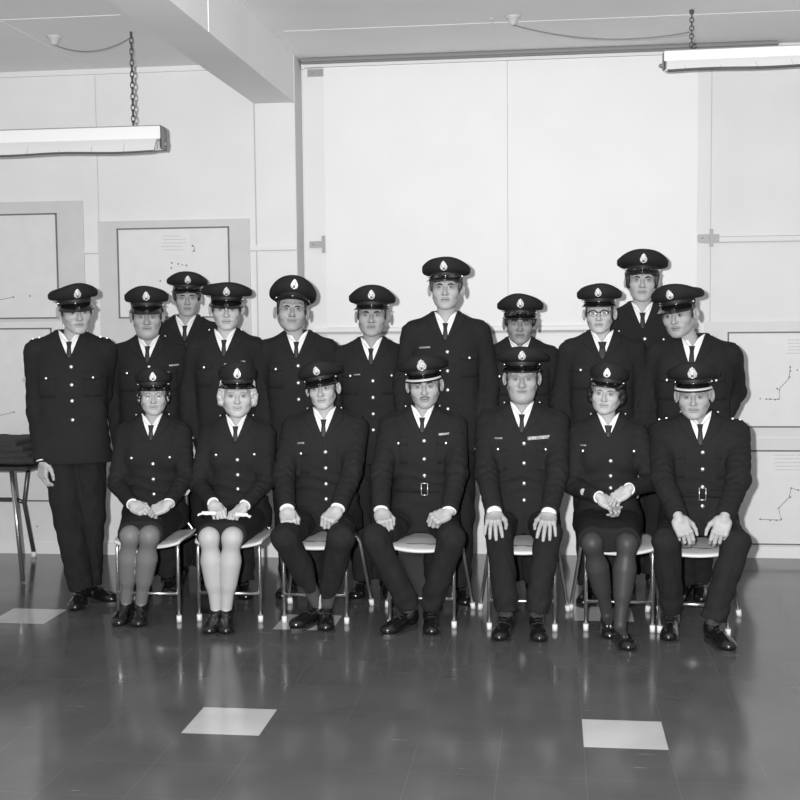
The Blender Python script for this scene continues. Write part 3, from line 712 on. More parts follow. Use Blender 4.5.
        def trou(P):
            d = None
            for s in (-1, 1):
                th = (.088 if sit else .092)*tw; kn = (.069 if sit else .078)*tw; an_ = (.062 if sit else .066)
                a_end = An[s]+V3(0, .0, .03 if sit else .005); ax = unit(Kn[s]-a_end)
                q = smin(cone(P, Hp[s], Kn[s], th, kn), np.maximum(cone(P, Kn[s], a_end-ax*.06, kn, an_), -((P-a_end)@ax)), .02)
                # crease down the front of the shin
                q = q-.004*np.exp(-((P[:, 0]-(Kn[s][0]+(An[s][0]-Kn[s][0])*np.clip((Kn[s][2]-P[:, 2])/max(.1, Kn[s][2]-.1), 0, 1)))/.006)**2)*(P[:, 2] < Kn[s][2]-.03)*(P[:, 1] < Kn[s][1]+.02)
                q = q+.0055*wob(P*V3(1, 1, .8), 28, sd+s*2)+.003*wob(P*V3(1, 1, .5), 60, sd+s)+.003*np.sin(P[:, 2]*70+s+2*np.sin(P[:, 0]*30))*np.exp(-((P[:, 2]-.17)/.07)**2)
                if sit: q = q+.0015*np.sin(P[:, 1]*75+P[:, 0]*50+sd)*np.exp(-((P[:, 1]-Kn[s][1]-.14)/.08)**2)
                d = q if d is None else (smin(d, q, .02) if not sit else np.minimum(d, q))
            d = smin(d, ell(P, (0, .03 if sit else .0, .56 if sit else hipz+.04), (.17*g, .120, .11 if sit else .14)), .04)
            if sit: d = np.maximum(d, .452-P[:, 2]+np.where(P[:, 1] < max(Kn[1][1], Kn[-1][1])+.10, -9, 0)*1.0)
            return d
        lo = np.minimum.reduce([Kn[1], Kn[-1], An[1], An[-1], V3(-.26, 0, 0)])-.10; hi = np.maximum.reduce([Kn[1], Kn[-1], An[1], An[-1], V3(.26, .12, 0)])+.10; lo[2] = .05; hi[2] = .70 if sit else hipz+.2
        v, f = mesh_sdf(trou, lo, hi, .009); link_mesh('trousers', v, f, WOOL2, par)
        for s in (-1, 1):
            b = MB(); b.tube([An[s]+V3(0, 0, -.045), An[s]+V3(0, 0, .0), An[s]*.7+Kn[s]*.3], [.036, .036, .040], 16); b.build('sock', SOCK, par)
    for i, s in enumerate((-1, 1)):
        shoe(par, toe[s], hd[s], ssc, p.get('shoes', 'laced' if woman else 'oxford'))
    return par

# ================================================================== THE ROOM
YL, YR = 8.05, 8.28           # left wall stands proud of the right wall
ZL, ZR, ZBEAM = 3.366, 3.42, 3.10
XC = at(297.5, 300, YL)[0]; XB0 = at(254, 104, YL)[0]
TILE = .32
def floor_mat(name, g, line=.8):
    m = mat(name, g, .2, var=.16, vscale=3.0); N = m.node_tree.nodes; L = m.node_tree.links; b = N['Principled BSDF']
    src = b.inputs['Base Color'].links[0].from_socket; tc = N.new('ShaderNodeTexCoord'); sp = N.new('ShaderNodeSeparateXYZ'); L.new(tc.outputs['Object'], sp.inputs[0])
    def math_(op, a, b_=None):
        n = N.new('ShaderNodeMath'); n.operation = op
        for i, x in enumerate((a, b_)):
            if x is None: continue
            if isinstance(x, (int, float)): n.inputs[i].default_value = x
            else: L.new(x, n.inputs[i])
        return n.outputs[0]
    ds = []
    for ax, o in (('X', TX0), ('Y', TY0)):
        q = math_('DIVIDE', math_('SUBTRACT', sp.outputs[ax], o), TILE); fr = math_('FRACT', q); ds.append(math_('MINIMUM', fr, math_('SUBTRACT', 1.0, fr)))
    ln = math_('LESS_THAN', math_('MINIMUM', ds[0], ds[1]), .0045)
    n1 = N.new('ShaderNodeTexNoise'); n1.inputs['Scale'].default_value = 1.6; L.new(tc.outputs['Object'], n1.inputs['Vector'])
    brk = math_('MULTIPLY', ln, math_('GREATER_THAN', n1.outputs['Fac'], .46))
    # scuffs: stretched noise thresholded
    mp = N.new('ShaderNodeMapping'); mp.inputs['Scale'].default_value = (1.5, 14, 1); mp.inputs['Rotation'].default_value = (0, 0, .5); L.new(tc.outputs['Object'], mp.inputs[0])
    n2 = N.new('ShaderNodeTexNoise'); n2.inputs['Scale'].default_value = 2.2; n2.inputs['Detail'].default_value = 6; L.new(mp.outputs[0], n2.inputs['Vector'])
    sc = math_('MULTIPLY', math_('GREATER_THAN', n2.outputs['Fac'], .715), .5)
    mx = N.new('ShaderNodeMix'); mx.data_type = 'RGBA'; L.new(math_('MAXIMUM', math_('MULTIPLY', brk, .16), sc), mx.inputs[0]); L.new(src, mx.inputs[6]); mx.inputs[7].default_value = (.30, .30, .30, 1); L.new(mx.outputs[2], b.inputs['Base Color'])
    mr = N.new('ShaderNodeMapRange'); mr.inputs[1].default_value = .3; mr.inputs[2].default_value = .7; mr.inputs[3].default_value = .09; mr.inputs[4].default_value = .19
    n3 = N.new('ShaderNodeTexNoise'); n3.inputs['Scale'].default_value = 5; n3.inputs['Detail'].default_value = 6; L.new(tc.outputs['Object'], n3.inputs['Vector']); L.new(n3.outputs['Fac'], mr.inputs[0]); L.new(mr.outputs[0], b.inputs['Roughness'])
    bp = N.new('ShaderNodeBump'); bp.inputs['Strength'].default_value = .02; bp.inputs['Distance'].default_value = .01; n4 = N.new('ShaderNodeTexNoise'); n4.inputs['Scale'].default_value = 2.5; L.new(tc.outputs['Object'], n4.inputs['Vector']); L.new(n4.outputs['Fac'], bp.inputs['Height']); L.new(bp.outputs[0], b.inputs['Normal'])
    return m
g1 = gnd(181, 733); TX0, TY0 = g1[0], g1[1]
FD = floor_mat('dark vinyl tiles', .094); FW = floor_mat('light vinyl tiles', .50)
whites = {(0, 0)}
for (px, py) in ((624, 732), (308, 622), (598, 619), (32, 615)):
    g_ = gnd(px, py); whites.add((math.floor((g_[0]-TX0)/TILE), math.floor((g_[1]-TY0)/TILE)))
mb = MB(); i0, i1 = -12, 22; j0 = math.floor((-.6-TY0)/TILE); j1 = math.ceil((YR+.1-TY0)/TILE)
nx, ny = i1-i0+1, j1-j0+1
vs = [(TX0+(i0+i)*TILE, TY0+(j0+j)*TILE, 0) for j in range(ny) for i in range(nx)]
fs = [(j*nx+i, j*nx+i+1, (j+1)*nx+i+1, (j+1)*nx+i) for j in range(ny-1) for i in range(nx-1)]
mi = [1 if (i+i0, j+j0) in whites else 0 for j in range(ny-1) for i in range(nx-1)]
fl = link_mesh('floor', vs, fs, [FD, FW], smooth=False, matidx=mi); setp(fl, kind='structure')
XMIN, XMAX = TX0+i0*TILE, TX0+i1*TILE; YMIN = TY0+j0*TILE

WALLM = mat('painted wall board', .78, .75, var=.03, vscale=3, bump=.05, bscale=40)
PANELM = mat('white wall panel', .83, .6, var=.02, vscale=3)
WALLR = mat('painted hardboard', .74, .7, var=.03, vscale=3)
CEILM = mat('ceiling board', .82, .8, var=.03, vscale=2)
TRIMM = mat('trim paint', .78, .5); SHADEP = mat('shaded reveal grey', .58, .6); JOINT = mat('joint shadow', .50, .8)
def st_box(name, lo, hi, m, b=None):
    o = MB().box(lo, hi).build(name, m, smooth=False); setp(o, kind='structure'); return o
st_box('wall_back', (XC-.1, YR, -.02), (XMAX, YR+.12, ZR+.1), WALLR)
st_box('wall_left', (XMIN, YL, -.02), (XC, YR+.12, ZR+.1), WALLM)
st_box('ceiling', (XC, YMIN, ZR), (XMAX, YR+.12, ZR+.12), CEILM)
st_box('ceiling', (XMIN, YMIN, ZL), (XB0, YL+.1, ZL+.15), CEILM)
st_box('trim_1', (XB0, YMIN, ZBEAM), (XC, YL, ZR+.12), CEILM)            # ceiling beam
st_box('trim_2', (XC, YL, 0.0), (XC+.004, YR, ZR), SHADEP)                # reveal of the proud wall; its weaker light is put into the grey
st_box('trim_3', (XC-.022, YL-.010, ZBEAM), (XC+.002, YL, ZR), TRIMM)
st_box('trim_4', (XB0-.004, YL-.004, 0.1), (XB0+.004, YL, ZBEAM), JOINT)
st_box('baseboard_left', (XMIN, YL-.018, 0), (XC, YL, .085), TRIMM)
zb_ = at(760, 546, YR)[2]
st_box('baseboard_back', (XC+.004, YR-.018, 0), (XMAX, YR, zb_), TRIMM)
st_box('trim_5', (XMIN, YL-.022, ZL-.035), (XB0, YL, ZL), TRIMM)
# chair rail and seams on the left wall
zr1 = at(225, 248, YL)[2]
n_t = [5]
def trim(lo, hi, m): n_t[0] += 1; return st_box('trim_%d' % n_t[0], lo, hi, m)
trim((XMIN, YL-.008, zr1-.022), (XC, YL, zr1+.014), WALLM)
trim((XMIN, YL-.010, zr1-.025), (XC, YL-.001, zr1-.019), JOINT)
xs_ = at(97, 150, YL)[0]; trim((xs_-.002, YL-.002, zr1), (xs_+.002, YL, ZL-.04), JOINT)
# the big white panel wall
xa, xb = at(326, 200, YR)[0], at(697, 200, YR)[0]; zt_, zm_ = at(500, 62, YR)[2], at(500, 326, YR)[2]; xm = at(508, 200, YR)[0]
PY = YR-.03
trim((xa, PY, zm_), (xm-.002, YR, zt_), PANELM); trim((xm+.002, PY, zm_), (xb, YR, zt_), PANELM)
trim((XC+.02, YR-.012, zm_-.01), (xa, YR, zt_), WALLM)
trim((XC+.06, PY-.02, zm_-.030), (xb+.02, YR, zm_-.004), TRIMM)
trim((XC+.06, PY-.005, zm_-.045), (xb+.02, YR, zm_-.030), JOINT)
trim((xa, PY+.01, zb_), (xb, YR, zm_-.05), PANELM)
trim((XC+.01, YR-.03, zt_-.005), (XC+.035, YR, zt_+.02), TRIMM)
trim((XC+.01, PY-.01, zt_+.002), (xb+.6, YR, zt_+.022), TRIMM)
# sliding track above the panels
xt = at(776, 45, YR)[0]
mbt = MB(); mbt.box((XC+.02, YR-.075, zt_+.022), (xt, YR-.02, zt_+.075)); mbt.box((XC+.02, YR-.10, zt_+.03), (xt, YR-.075, zt_+.045))
t_ = mbt.build('trim_30', mat('track metal', .24, .6), smooth=False); setp(t_, kind='structure')
# right-hand wall: strip, seams and rail
x1, x2 = at(700, 200, YR)[0], at(711, 200, YR)[0]
trim((x2-.003, YR-.002, zb_), (x2+.002, YR, zt_), JOINT)
zr2 = at(750, 239, YR)[2]
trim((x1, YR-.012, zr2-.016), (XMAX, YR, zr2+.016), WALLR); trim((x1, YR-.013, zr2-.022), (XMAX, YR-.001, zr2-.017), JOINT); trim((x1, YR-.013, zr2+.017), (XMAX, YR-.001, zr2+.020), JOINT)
# ceiling battens
BAT = mat('ceiling batten', .80, .6)
def cbat(p, q, z, w=.012):
    a, b = gnd(*p, z=z), gnd(*q, z=z); a[2] = b[2] = z
    if abs(a[0]-b[0]) > abs(a[1]-b[1]): ym = (a[1]+b[1])/2; lo, hi = (min(a[0], b[0]), ym-w, z-.0025), (max(a[0], b[0]), ym+w, z)
    else: xm_ = (a[0]+b[0])/2; lo, hi = (xm_-w*.5, min(a[1], b[1]), z-.003), (xm_+w*.5, max(a[1], b[1]), z)
    trim(lo, hi, BAT)
cbat((-60, 22), (122, 16), ZL); cbat((5, 21), (86, 68), ZL)
cbat((282, 29), (930, 8), ZR); cbat((492, 18), (497, 47), ZR); cbat((793, 8), (815, -12), ZR)
trim((XC-.0, YMIN, ZR-.010), (XC+.02, YL, ZR), BAT)
ysm = gnd(214.5, 32, z=ZBEAM)[1]; trim((XC-.001, ysm-.008, ZBEAM), (XC+.004, ysm+.008, ZR), BAT)

# ------------------------------------------------------------------ wall charts
PAPER = mat('brown backing paper', .62, .8, var=.05, vscale=6); MAPP = mat('map paper', .72, .7, var=.04, vscale=9); FRAME = mat('chart border line', .16, .6); NOTE = mat('white note paper', .76, .7); INK = mat('grey ink', .22, .8)
MAPR = mat('pale map paper', .75, .7, var=.03, vscale=9); PAPR = mat('pale backing paper', .70, .8, var=.03, vscale=6)
def wall_chart(name, label, Y, outer, inner, paper, mapm, note=None, dots=(), lines=(), lift=.012):
    """outer / inner / note: pixel corners (x0, y0, x1, y1) on the wall"""
    par = empty(name, (at((outer[0]+outer[2])/2, outer[3], Y)[0], Y, at(outer[0], outer[3], Y)[2]), 0, label, 'wall chart', 'charts pinned to the hall wall')
    b0 = np.array(par.location)
    def rect(r, y0, y1, nm, m, parent=par, cham=.004):
        xm_, ym_ = (r[0]+r[2])/2, (r[1]+r[3])/2
        lo = V3(at(r[0], ym_, Y)[0], Y-y1, at(xm_, r[3], Y)[2])-b0; hi = V3(at(r[2], ym_, Y)[0], Y-y0, at(xm_, r[1], Y)[2])-b0
        o = MB().bbox(lo, hi, cham).build(nm, m, parent, smooth=False)
        return o
    rect(outer, 0, lift, 'backing_board', paper)
    x0, y0, x1, y1 = inner
    fr = MB(); w = 1.0
    for r in ((x0-w, y0-w, x1+w, y0+w*.5), (x0-w, y1-w*.5, x1+w, y1+w), (x0-w, y0, x0+w*.5, y1), (x1-w*.5, y0, x1+w, y1)):
        lo = V3(at(r[0], (y0+y1)/2, Y)[0], Y-lift-.006, at((x0+x1)/2, r[3], Y)[2])-b0; hi = V3(at(r[2], (y0+y1)/2, Y)[0], Y-lift, at((x0+x1)/2, r[1], Y)[2])-b0
        fr.box(lo, hi)
    fr.build('border_strip', FRAME, par, smooth=False)
    ms = rect((x0+.5, y0+.5, x1-.5, y1-.5), lift, lift+.002, 'map_sheet', mapm)
    if note:
        n_ = rect(note, lift+.002, lift+.003, 'title_note', NOTE, ms); n_['label'] = 'paper note with faint lines of text'
        tx = MB(); rnd = random.Random(int(note[0])); hgt = note[3]-note[1]
        for k in range(5):
            yy = note[1]+hgt*(.18+.15*k); xx = note[0]+4+rnd.random()*3; end = note[2]-4-rnd.random()*6
            while xx < end:
                wd = 1.2+rnd.random()*2.5; lo = at(xx, yy+.35, Y)-b0; hi = at(min(xx+wd, end), yy-.35, Y)-b0
                tx.box((lo[0], -lift-.0042, lo[2]), (hi[0], -lift-.003, hi[2])); xx += wd+.8
        tx.build('faint_lettering', mat('faint pencil', .5, .8), n_, smooth=False)
    dm = MB(); any_ = False
    for (px, py, r) in dots: any_ = True; q = at(px, py, Y)-b0; dm.ball((q[0], -lift-.003, q[2]), (r*.0065, .002, r*.0065), 8)
    for ln_ in lines:
        any_ = True; pts = [at(px, py, Y)-b0 for px, py in ln_]; dm.tube([V3(q[0], -lift-.0025, q[2]) for q in pts], .0022, 5)
    if any_: dm.build('route_marking', INK, ms)
    return par
wall_chart('wall_chart', 'large map chart on brown paper at the upper left corner of the wall', YL, (-40, 202, 85, 322), (-25, 215, 58, 318), PAPER, MAPP, dots=((14.5, 297, 1), (31, 296, 1)), lines=([(-20, 303), (-5, 301), (14.5, 297)],))
wall_chart('wall_chart', 'lower left map chart hanging directly beneath another chart', YL, (-40, 323, 66, 545), (-25, 329, 54, 500), mat('light backing paper', .72, .8, var=.04, vscale=6), MAPP, dots=((15, 412, 1), (38, 526, 1)), lines=([(-20, 420), (15, 412)],))
wall_chart('wall_chart', 'framed map with a paper note at its top, behind the leftmost standing men', YL, (100, 220, 251, 360), (119.5, 228.5, 229.5, 317), PAPER, MAPR, note=(158, 232, 191, 255),
           dots=((193, 246, 1), (195, 251, .8), (172.5, 263, 1), (179, 264, 1), (183, 265, .8), (187, 265.5, 1), (172, 268, 1), (161, 281, 1)), lines=([(193.5, 245), (195.5, 249), (193, 252)],))
wall_chart('wall_chart', 'upper right map chart with a dotted route line, beside the last standing man', YR, (704, 321, 850, 436), (728, 332.5, 840, 426.5), PAPR, MAPR, note=(782, 336, 815, 358),
           dots=[(790, 367, 1), (790, 371, 1), (789, 377, 1), (777, 388.5, 1), (779, 390, .8), (778, 399, 1), (775, 399.5, 1), (770, 399, 1), (766, 399, .9), (760, 398.5, .8), (797, 370, .8)], lines=([(790, 367), (789, 378), (779, 389), (779.5, 399), (766, 399)],), lift=.006)
wall_chart('wall_chart', 'lower right map chart with dotted route line, beside the last seated man', YR, (704, 438, 850, 545), (735, 451, 840, 544), PAPR, MAPR, note=(769, 450.5, 815, 475),
           dots=[(791, 488, 1), (790, 497, 1), (778, 508, .8), (781, 519, 1), (776, 520, 1), (770, 520, 1), (760, 519, 1), (798, 490, 1)], lines=([(760, 519), (781, 520), (778.5, 508), (789, 497), (791, 488), (798, 490)],), lift=.006)

# brackets on the wall
BR = mat('bracket metal', .33, .5, metal=.3)
def bracket(px, py, Y, lab, vert=True, w=16, h=7, vx=None):
    q = at(px, py, Y); sc = 1/145.; mb = MB(); mb.box((-w/2*sc, -.010, -h/2*sc), (w/2*sc, .0, h/2*sc))
    mb.ball((-w/4*sc, -.011, 0), .006, 8)
    if vert: vx_ = w*.38*sc if vx is None else vx*sc; mb.box((vx_-1.6*sc, -.022, -8.5*sc), (vx_+1.6*sc, -.008, 8.5*sc))
    o = mb.build('wall_bracket', BR, smooth=False); o.location = q; setp(o, lab, 'bracket', 'metal catches of the wall panels')
bracket(317, 73, YR-.012, 'flat metal plate at the top left corner of the big white panel', False, 19, 7)
bracket(317, 244.5, PY-.002, 'metal catch on the left edge of the big white panel, just above the caps', True, 15, 6.5, vx=7)
bracket(708, 238, YR-.012, 'metal catch on the right wall rail, right of the big white panel', True, 21, 7, vx=3)

# ------------------------------------------------------------------ hanging fluorescent lights
WHT = mat('white enamel', .86, .35); DK = mat('dark edge metal', .10, .5); ROD = mat('chain steel', .10, .5, metal=.4)
def fluoro(label, loc, L, rz, zc, chain_x, hs_=1.0):
    """reflector batten hanging on chains; local x along the tube"""
    par = empty('hanging_light', loc, rz, label, 'ceiling light', 'fluorescent lights hung on chains')
    par.scale = (1, hs_, hs_)
    b = MB(); b.bbox((-L/2, -.05, .075), (L/2, .05, .150), .004); b.build('housing', WHT, par, smooth=False)
    top = MB(); top.box((-L/2, -.052, .150), (L/2, .052, .156)); top.build('top_plate', mat('grey steel', .3, .5), par, smooth=False)
    for s in (-1, 1):      # sloping reflector wings
        w = MB(); xs = np.linspace(-L/2+.015, L/2-.02, 24)[:, None]; t = np.linspace(0, 1, 5)[None]
        P = np.stack([xs+0*t, s*(.05+.075*t)+0*xs, .078-(.085 if s < 0 else .045)*t**1.2+.004*np.sin(xs*9)*t], -1); w.sheet(P, P+V3(0, -s*.004, -.002)); w.build('reflector', WHT, par, smooth=False)
        e = MB(); pts = [V3(x, s*.127, (-.008 if s < 0 else .032)+.004*math.sin(x*9)) for x in np.linspace(-L/2+.015, L/2-.02, 40)]; e.tube(pts, .006, 6); e.build('reflector_edge', DK, par)
        sl = MB()
        for x in np.arange(-L/2+.1, L/2-.05, .20): sl.box((x, s*.055 if s > 0 else -.120, -.004), (x+.004, .120 if s > 0 else -.055, .070*1.0), Mx=Matrix.Identity(4)) if False else sl.tube([V3(x, s*.056, .072), V3(x-.02*s, s*.128, -.004 if s < 0 else .034)], .0015, 4)
        sl.build('reflector_seams', mat('seam grey', .45, .5), par)
    for y in (-.03, .03): t_ = MB(); t_.tube([V3(-L/2+.05, y, .045), V3(L/2-.05, y, .045)], .017, 12); t_.build('fluorescent_tube', mat('unlit tube glass', .8, .2), par)
    for s in (-1, 1):
        e = MB(); e.bbox((s*L/2-.006, -.045, .015), (s*L/2+.010, .045, .150), .01); e.ball((s*(L/2+.012), 0, .05), .018, 10); e.build('end_cap', mat('end cap grey', .22, .5), par)
    for cx_ in (chain_x, -chain_x):
        ch = MB(); z0 = .155; z1 = (zc-loc[2])/hs_; n_ = int((z1-z0)/.034)
        for k in range(n_+1):
            zc_ = z0+(k+.5)*(z1-z0)/(n_+1); hh = (z1-z0)/(n_+1)*.68; ww = .011; a = np.linspace(0, 2*math.pi, 13)
            if k % 2: pts = [V3(cx_+ww*math.cos(q), 0, zc_+hh*math.sin(q)) for q in a]
            else: pts = [V3(cx_, ww*math.cos(q), zc_+hh*math.sin(q)) for q in a]
            ch.tube(pts, .0036, 5, cap=False)
        ch.build('chain', ROD, par)
        hk = MB(); hk.tube([V3(cx_, 0, z1-.03), V3(cx_, 0, z1)], .008, 8); hk.build('ceiling_hook', ROD, par)
    return par
def rose(label, p, cend):
    par = empty('ceiling_rose', p, 0, label, 'ceiling rose', 'ceiling roses feeding the hanging lights')
    b = MB(); a = np.linspace(0, 2*math.pi, 24, endpoint=False)
    b.loft([np.stack([r*np.cos(a), r*np.sin(a), 0*a+z], 1) for r, z in ((.046, 0), (.046, -.010), (.030, -.018), (.024, -.042), (.016, -.050), (.010, -.055))]); b.build('rose_body', mat('aged white plastic', .55, .5), par)
    w = MB(); e = np.asarray(cend)-np.asarray(p); pts = [V3(0, 0, -.052)+(e-V3(0, 0, -.052))*t+V3(0, 0, -.12*t*(1-t)*2.0) for t in np.linspace(0, 1, 24)]; w.tube(pts, .0036, 6); w.build('flex', mat('flex grey', .20, .6), par)
cl = gnd(131, 32, z=ZL); cr_ = gnd(692, 9, z=ZR)
zl1 = at(133, 127, cl[1])[2]; xe = at(163, 140, cl[1])[0]
Ll = 1.52; fluoro('fluorescent light on chains at upper left, its right end in view', (xe-Ll/2, cl[1], zl1-.156), Ll, 0, ZL, Ll/2-(xe-cl[0]))
zr1_ = at(692, 50, cr_[1])[2]; xe2 = at(664, 60, cr_[1])[0]
Lr = 1.52; fluoro('fluorescent light on chains at upper right, its left end in view', (xe2+Lr/2, cr_[1]+.0, zr1_-.156*.76), Lr, math.radians(-1.5), ZR, Lr/2-(cr_[0]-xe2), .76)
rose('ceiling rose with a drooping flex at upper left', gnd(54, 36, z=ZL), cl+V3(0, 0, -.03)); rose('ceiling rose with a long drooping flex above the white panel', gnd(513, 16, z=ZR), at(690, 32, cr_[1]))

# ------------------------------------------------------------------ chairs
def chair_proto():
    par = empty('stacking_chair', (0, 0, 0), 0)
    seat = MB(); nu, nv = 17, 17; u = np.linspace(-1, 1, nu)[:, None]; v = np.linspace(-1, 1, nv)[None]
    sx = .195*u*np.sqrt(1-v**2*.14)*(1-.02*v); sy = -.0+.19*v*np.sqrt(1-u**2*.14); z = .452-.014*(1-u**2)*(1-.5*v)+.006*u**4-.022*np.clip(-v-.55, 0, 1)**1.5*2
    P = np.stack([sx+0*v, sy+0*u, z+0*u*v], -1); seat.sheet(P, P-V3(0, 0, .013)); so = seat.build('seat', SEATM, par)
    bk = MB(); u = np.linspace(-1, 1, 15)[:, None]; v = np.linspace(-1, 1, 9)[None]
    X = .135*u*np.sqrt(1-v**4*.2); Z = .715+.085*v*np.sqrt(1-u**4*.35); Yy = .225+.02*v-.035*(u**2-1)*-1*.8-.0*v
    P = np.stack([X+0*v, Yy+0*u, Z+0*u], -1); bk.sheet(P, P+V3(0, .011, 0)); bk.build('backrest', SEATM, par)
    for s in (-1, 1):
        lg = MB(); lg.tube([V3(s*.172, -.165, .012), V3(s*.172, -.163, .40), V3(s*.170, -.155, .425), V3(s*.163, -.13, .432), V3(s*.155, .1, .430)], .0105, 10); fo = lg.build('leg', CHROME, par)
        ft = MB(); ft.tube([V3(s*.172, -.165, .0), V3(s*.172, -.165, .035)], .0145, 12); ft.build('rubber_foot', RUBBER, fo)
        lg = MB(); lg.tube([V3(s*.245, .26, .012), V3(s*.187, .215, .38), V3(s*.155, .205, .432), V3(s*.112, .207, .49), V3(s*.100, .245, .78)], .0105, 10); re = lg.build('leg', CHROME, par)
        ft = MB(); ft.tube([V3(s*.247, .262, .0), V3(s*.242, .257, .035)], .0145, 12); ft.build('rubber_foot', RUBBER, re)
    cb = MB(); cb.tube([V3(-.172, -.165, .155), V3(.172, -.165, .155)], .0095, 10); cb.build('crossbar', CHROME, par)
    cb = MB(); cb.tube([V3(-.165, .0, .430), V3(-.166, .205, .425), V3(.166, .205, .425), V3(.165, .0, .430), V3(.16, -.10, .431), V3(-.16, -.10, .431), V3(-.165, .0, .430)], .008, 10); cb.build('seat_frame', CHROME, par)
    return par
def copy_tree(o, parent=None):
    c = o.copy(); COL.objects.link(c); c.parent = parent
    for ch in [x for x in S.objects if x.parent == o]: copy_tree(ch, c)
    return c
proto = chair_proto()
chairs = [(149, 621, 0, 'pale-seated metal chair under the bespectacled woman at far left'), (230, 621, 0, 'pale-seated metal chair under the white-haired woman'),
          (315.5, 623, 0, 'pale-seated metal chair under the seated man third from left'), (422, 627, 0, 'pale-seated metal chair under the seated man with a moustache'),
          (522, 630, 0, 'pale-seated metal chair under the seated man with a long medal ribbon bar'), (619, 631, 0, 'pale-seated metal chair under the dark curly-haired woman'),
          (697, 634, -6, 'pale-seated metal chair under the last seated man on the right')]
CH = []
for i, (px, py, rz, lab) in enumerate(chairs):
    o = proto if i == 0 else copy_tree(proto)
    q = gnd(px, py); o.location = (q[0], q[1]+.165, 0); o.rotation_euler = (0, 0, math.radians(rz)); setp(o, lab, 'chair', 'chairs of the front row'); CH.append(o.location.copy())

# ------------------------------------------------------------------ table with dark cloth at the left edge
f1, f2, f3 = gnd(21, 584), gnd(34, 557), gnd(0, 567)
ty0, ty1 = f1[1]+.03, min(f2[1], YL-.08); txr = at(27, 463, 7.1)[0]-.03
par = empty('small_table', (txr-.45, (ty0+ty1)/2, 0), 0, 'tubular-legged small table at the left edge of the picture', 'table')
pl = np.array(par.location); Lq = lambda *a: V3(*a)-pl
b = MB(); b.bbox(Lq(txr-.95, ty0-.02, .715), Lq(txr+.03, ty1-.02, .738), .006); b.build('table_top', mat('dark table top', .03, .4), par, smooth=False)
dkt = mat('dark enamel tube', .10, .35, metal=.5)
for xx, sg in ((txr, 1), (txr-.9, -1)):
    b = MB(); fx = f1[0] if sg > 0 else xx-.05; b.tube([Lq((at(9, 464, ty0)[0] if sg > 0 else xx), ty0+.03, .715), Lq(fx, ty0, .012)], .014, 10); b.build('leg', CHROME, par)
    ra_ = at(31, 464, ty1-.1)[0] if sg > 0 else xx; rb_ = at(24, 495, ty1-.1)[0] if sg > 0 else xx+.06; rc_ = at(34, 557, ty1)[0] if sg > 0 else xx-.03; b = MB(); b.tube([Lq(ra_, ty1-.12, .715), Lq(rb_, ty1-.10, .40), Lq(rc_, ty1, .03)], .015, 10); lg = b.build('leg', dkt, par)
    b = MB(); b.tube([Lq(rc_, ty1, 0), Lq(rc_-.002, ty1, .04)], .018, 12); b.build('rubber_foot', RUBBER, lg)
b = MB(); rb_ = at(24, 495, ty1-.1)[0]; b.tube([Lq(rb_, ty1-.10, .40), Lq(rb_-.05, ty1-.10, .42), Lq(txr-.78, ty1-.10, .42), Lq(txr-.84, ty1-.10, .40)], .015, 10); b.build('stretcher', dkt, par)
def cloth(P):
    q = P-(V3(txr-.42, ty0+.28, .80)); d = None
    for k, (z, w, dx) in enumerate(((-.040, .47, 0.02), (-.002, .455, .0), (.036, .44, -.015), (.070, .41, -.03))):
        e = rbox(P, V3(txr-.45+dx, ty0+.27, .800+z)+V3(0, 0, 0), (w, .235, .020), .019); d = e if d is None else smin(d, e, .006)
    return d+.005*wob(P*V3(1, 1, 1.5), 14, 1)+.002*wob(P, 45)
v, f = mesh_sdf(cloth, (txr-1.0, ty0-.03, .70), (txr+.10, ty0+.58, .92), .010)
zmin = v[:, 2].min(); v[:, 2] += .7385-zmin
o = link_mesh('folded_blanket', v, f, mat('dark blanket', .028, .85, var=.2, vscale=10)); setp(o, 'pile of dark folded cloth lying on the small table at the left edge', 'cloth')

# ------------------------------------------------------------------ handbag under the second chair
q = gnd(200, 617)
par = empty('handbag', (q[0]+.06, q[1]+.10, 0), 0, 'small black shiny handbag on the floor behind the white-haired woman\'s legs', 'handbag')
def bag(P): return smax(rbox(P, (0, 0, .075), (.105*1.0, .04, .074), .02), P[:, 2]-.16+abs(0), .01)+.12*np.abs(P[:, 1])*0+.002*wob(P, 30)
v, f = mesh_sdf(bag, (-.13, -.06, -.01), (.13, .06, .17), .007); v[:, 0] *= 1-.9*np.clip(v[:, 2], 0, .15)*.9; v[:, 2] -= v[:, 2].min(); link_mesh('bag_body', v, f, PATENT, par)
b = MB(); b.tube([V3(-.05, 0, .14), V3(-.04, 0, .19), V3(0, 0, .205), V3(.04, 0, .19), V3(.05, 0, .14)], .005, 8); b.build('handle', PATENT, par); b = MB(); b.ball((0, -.03, .14), .010, 10); b.build('clasp', METAL, par)

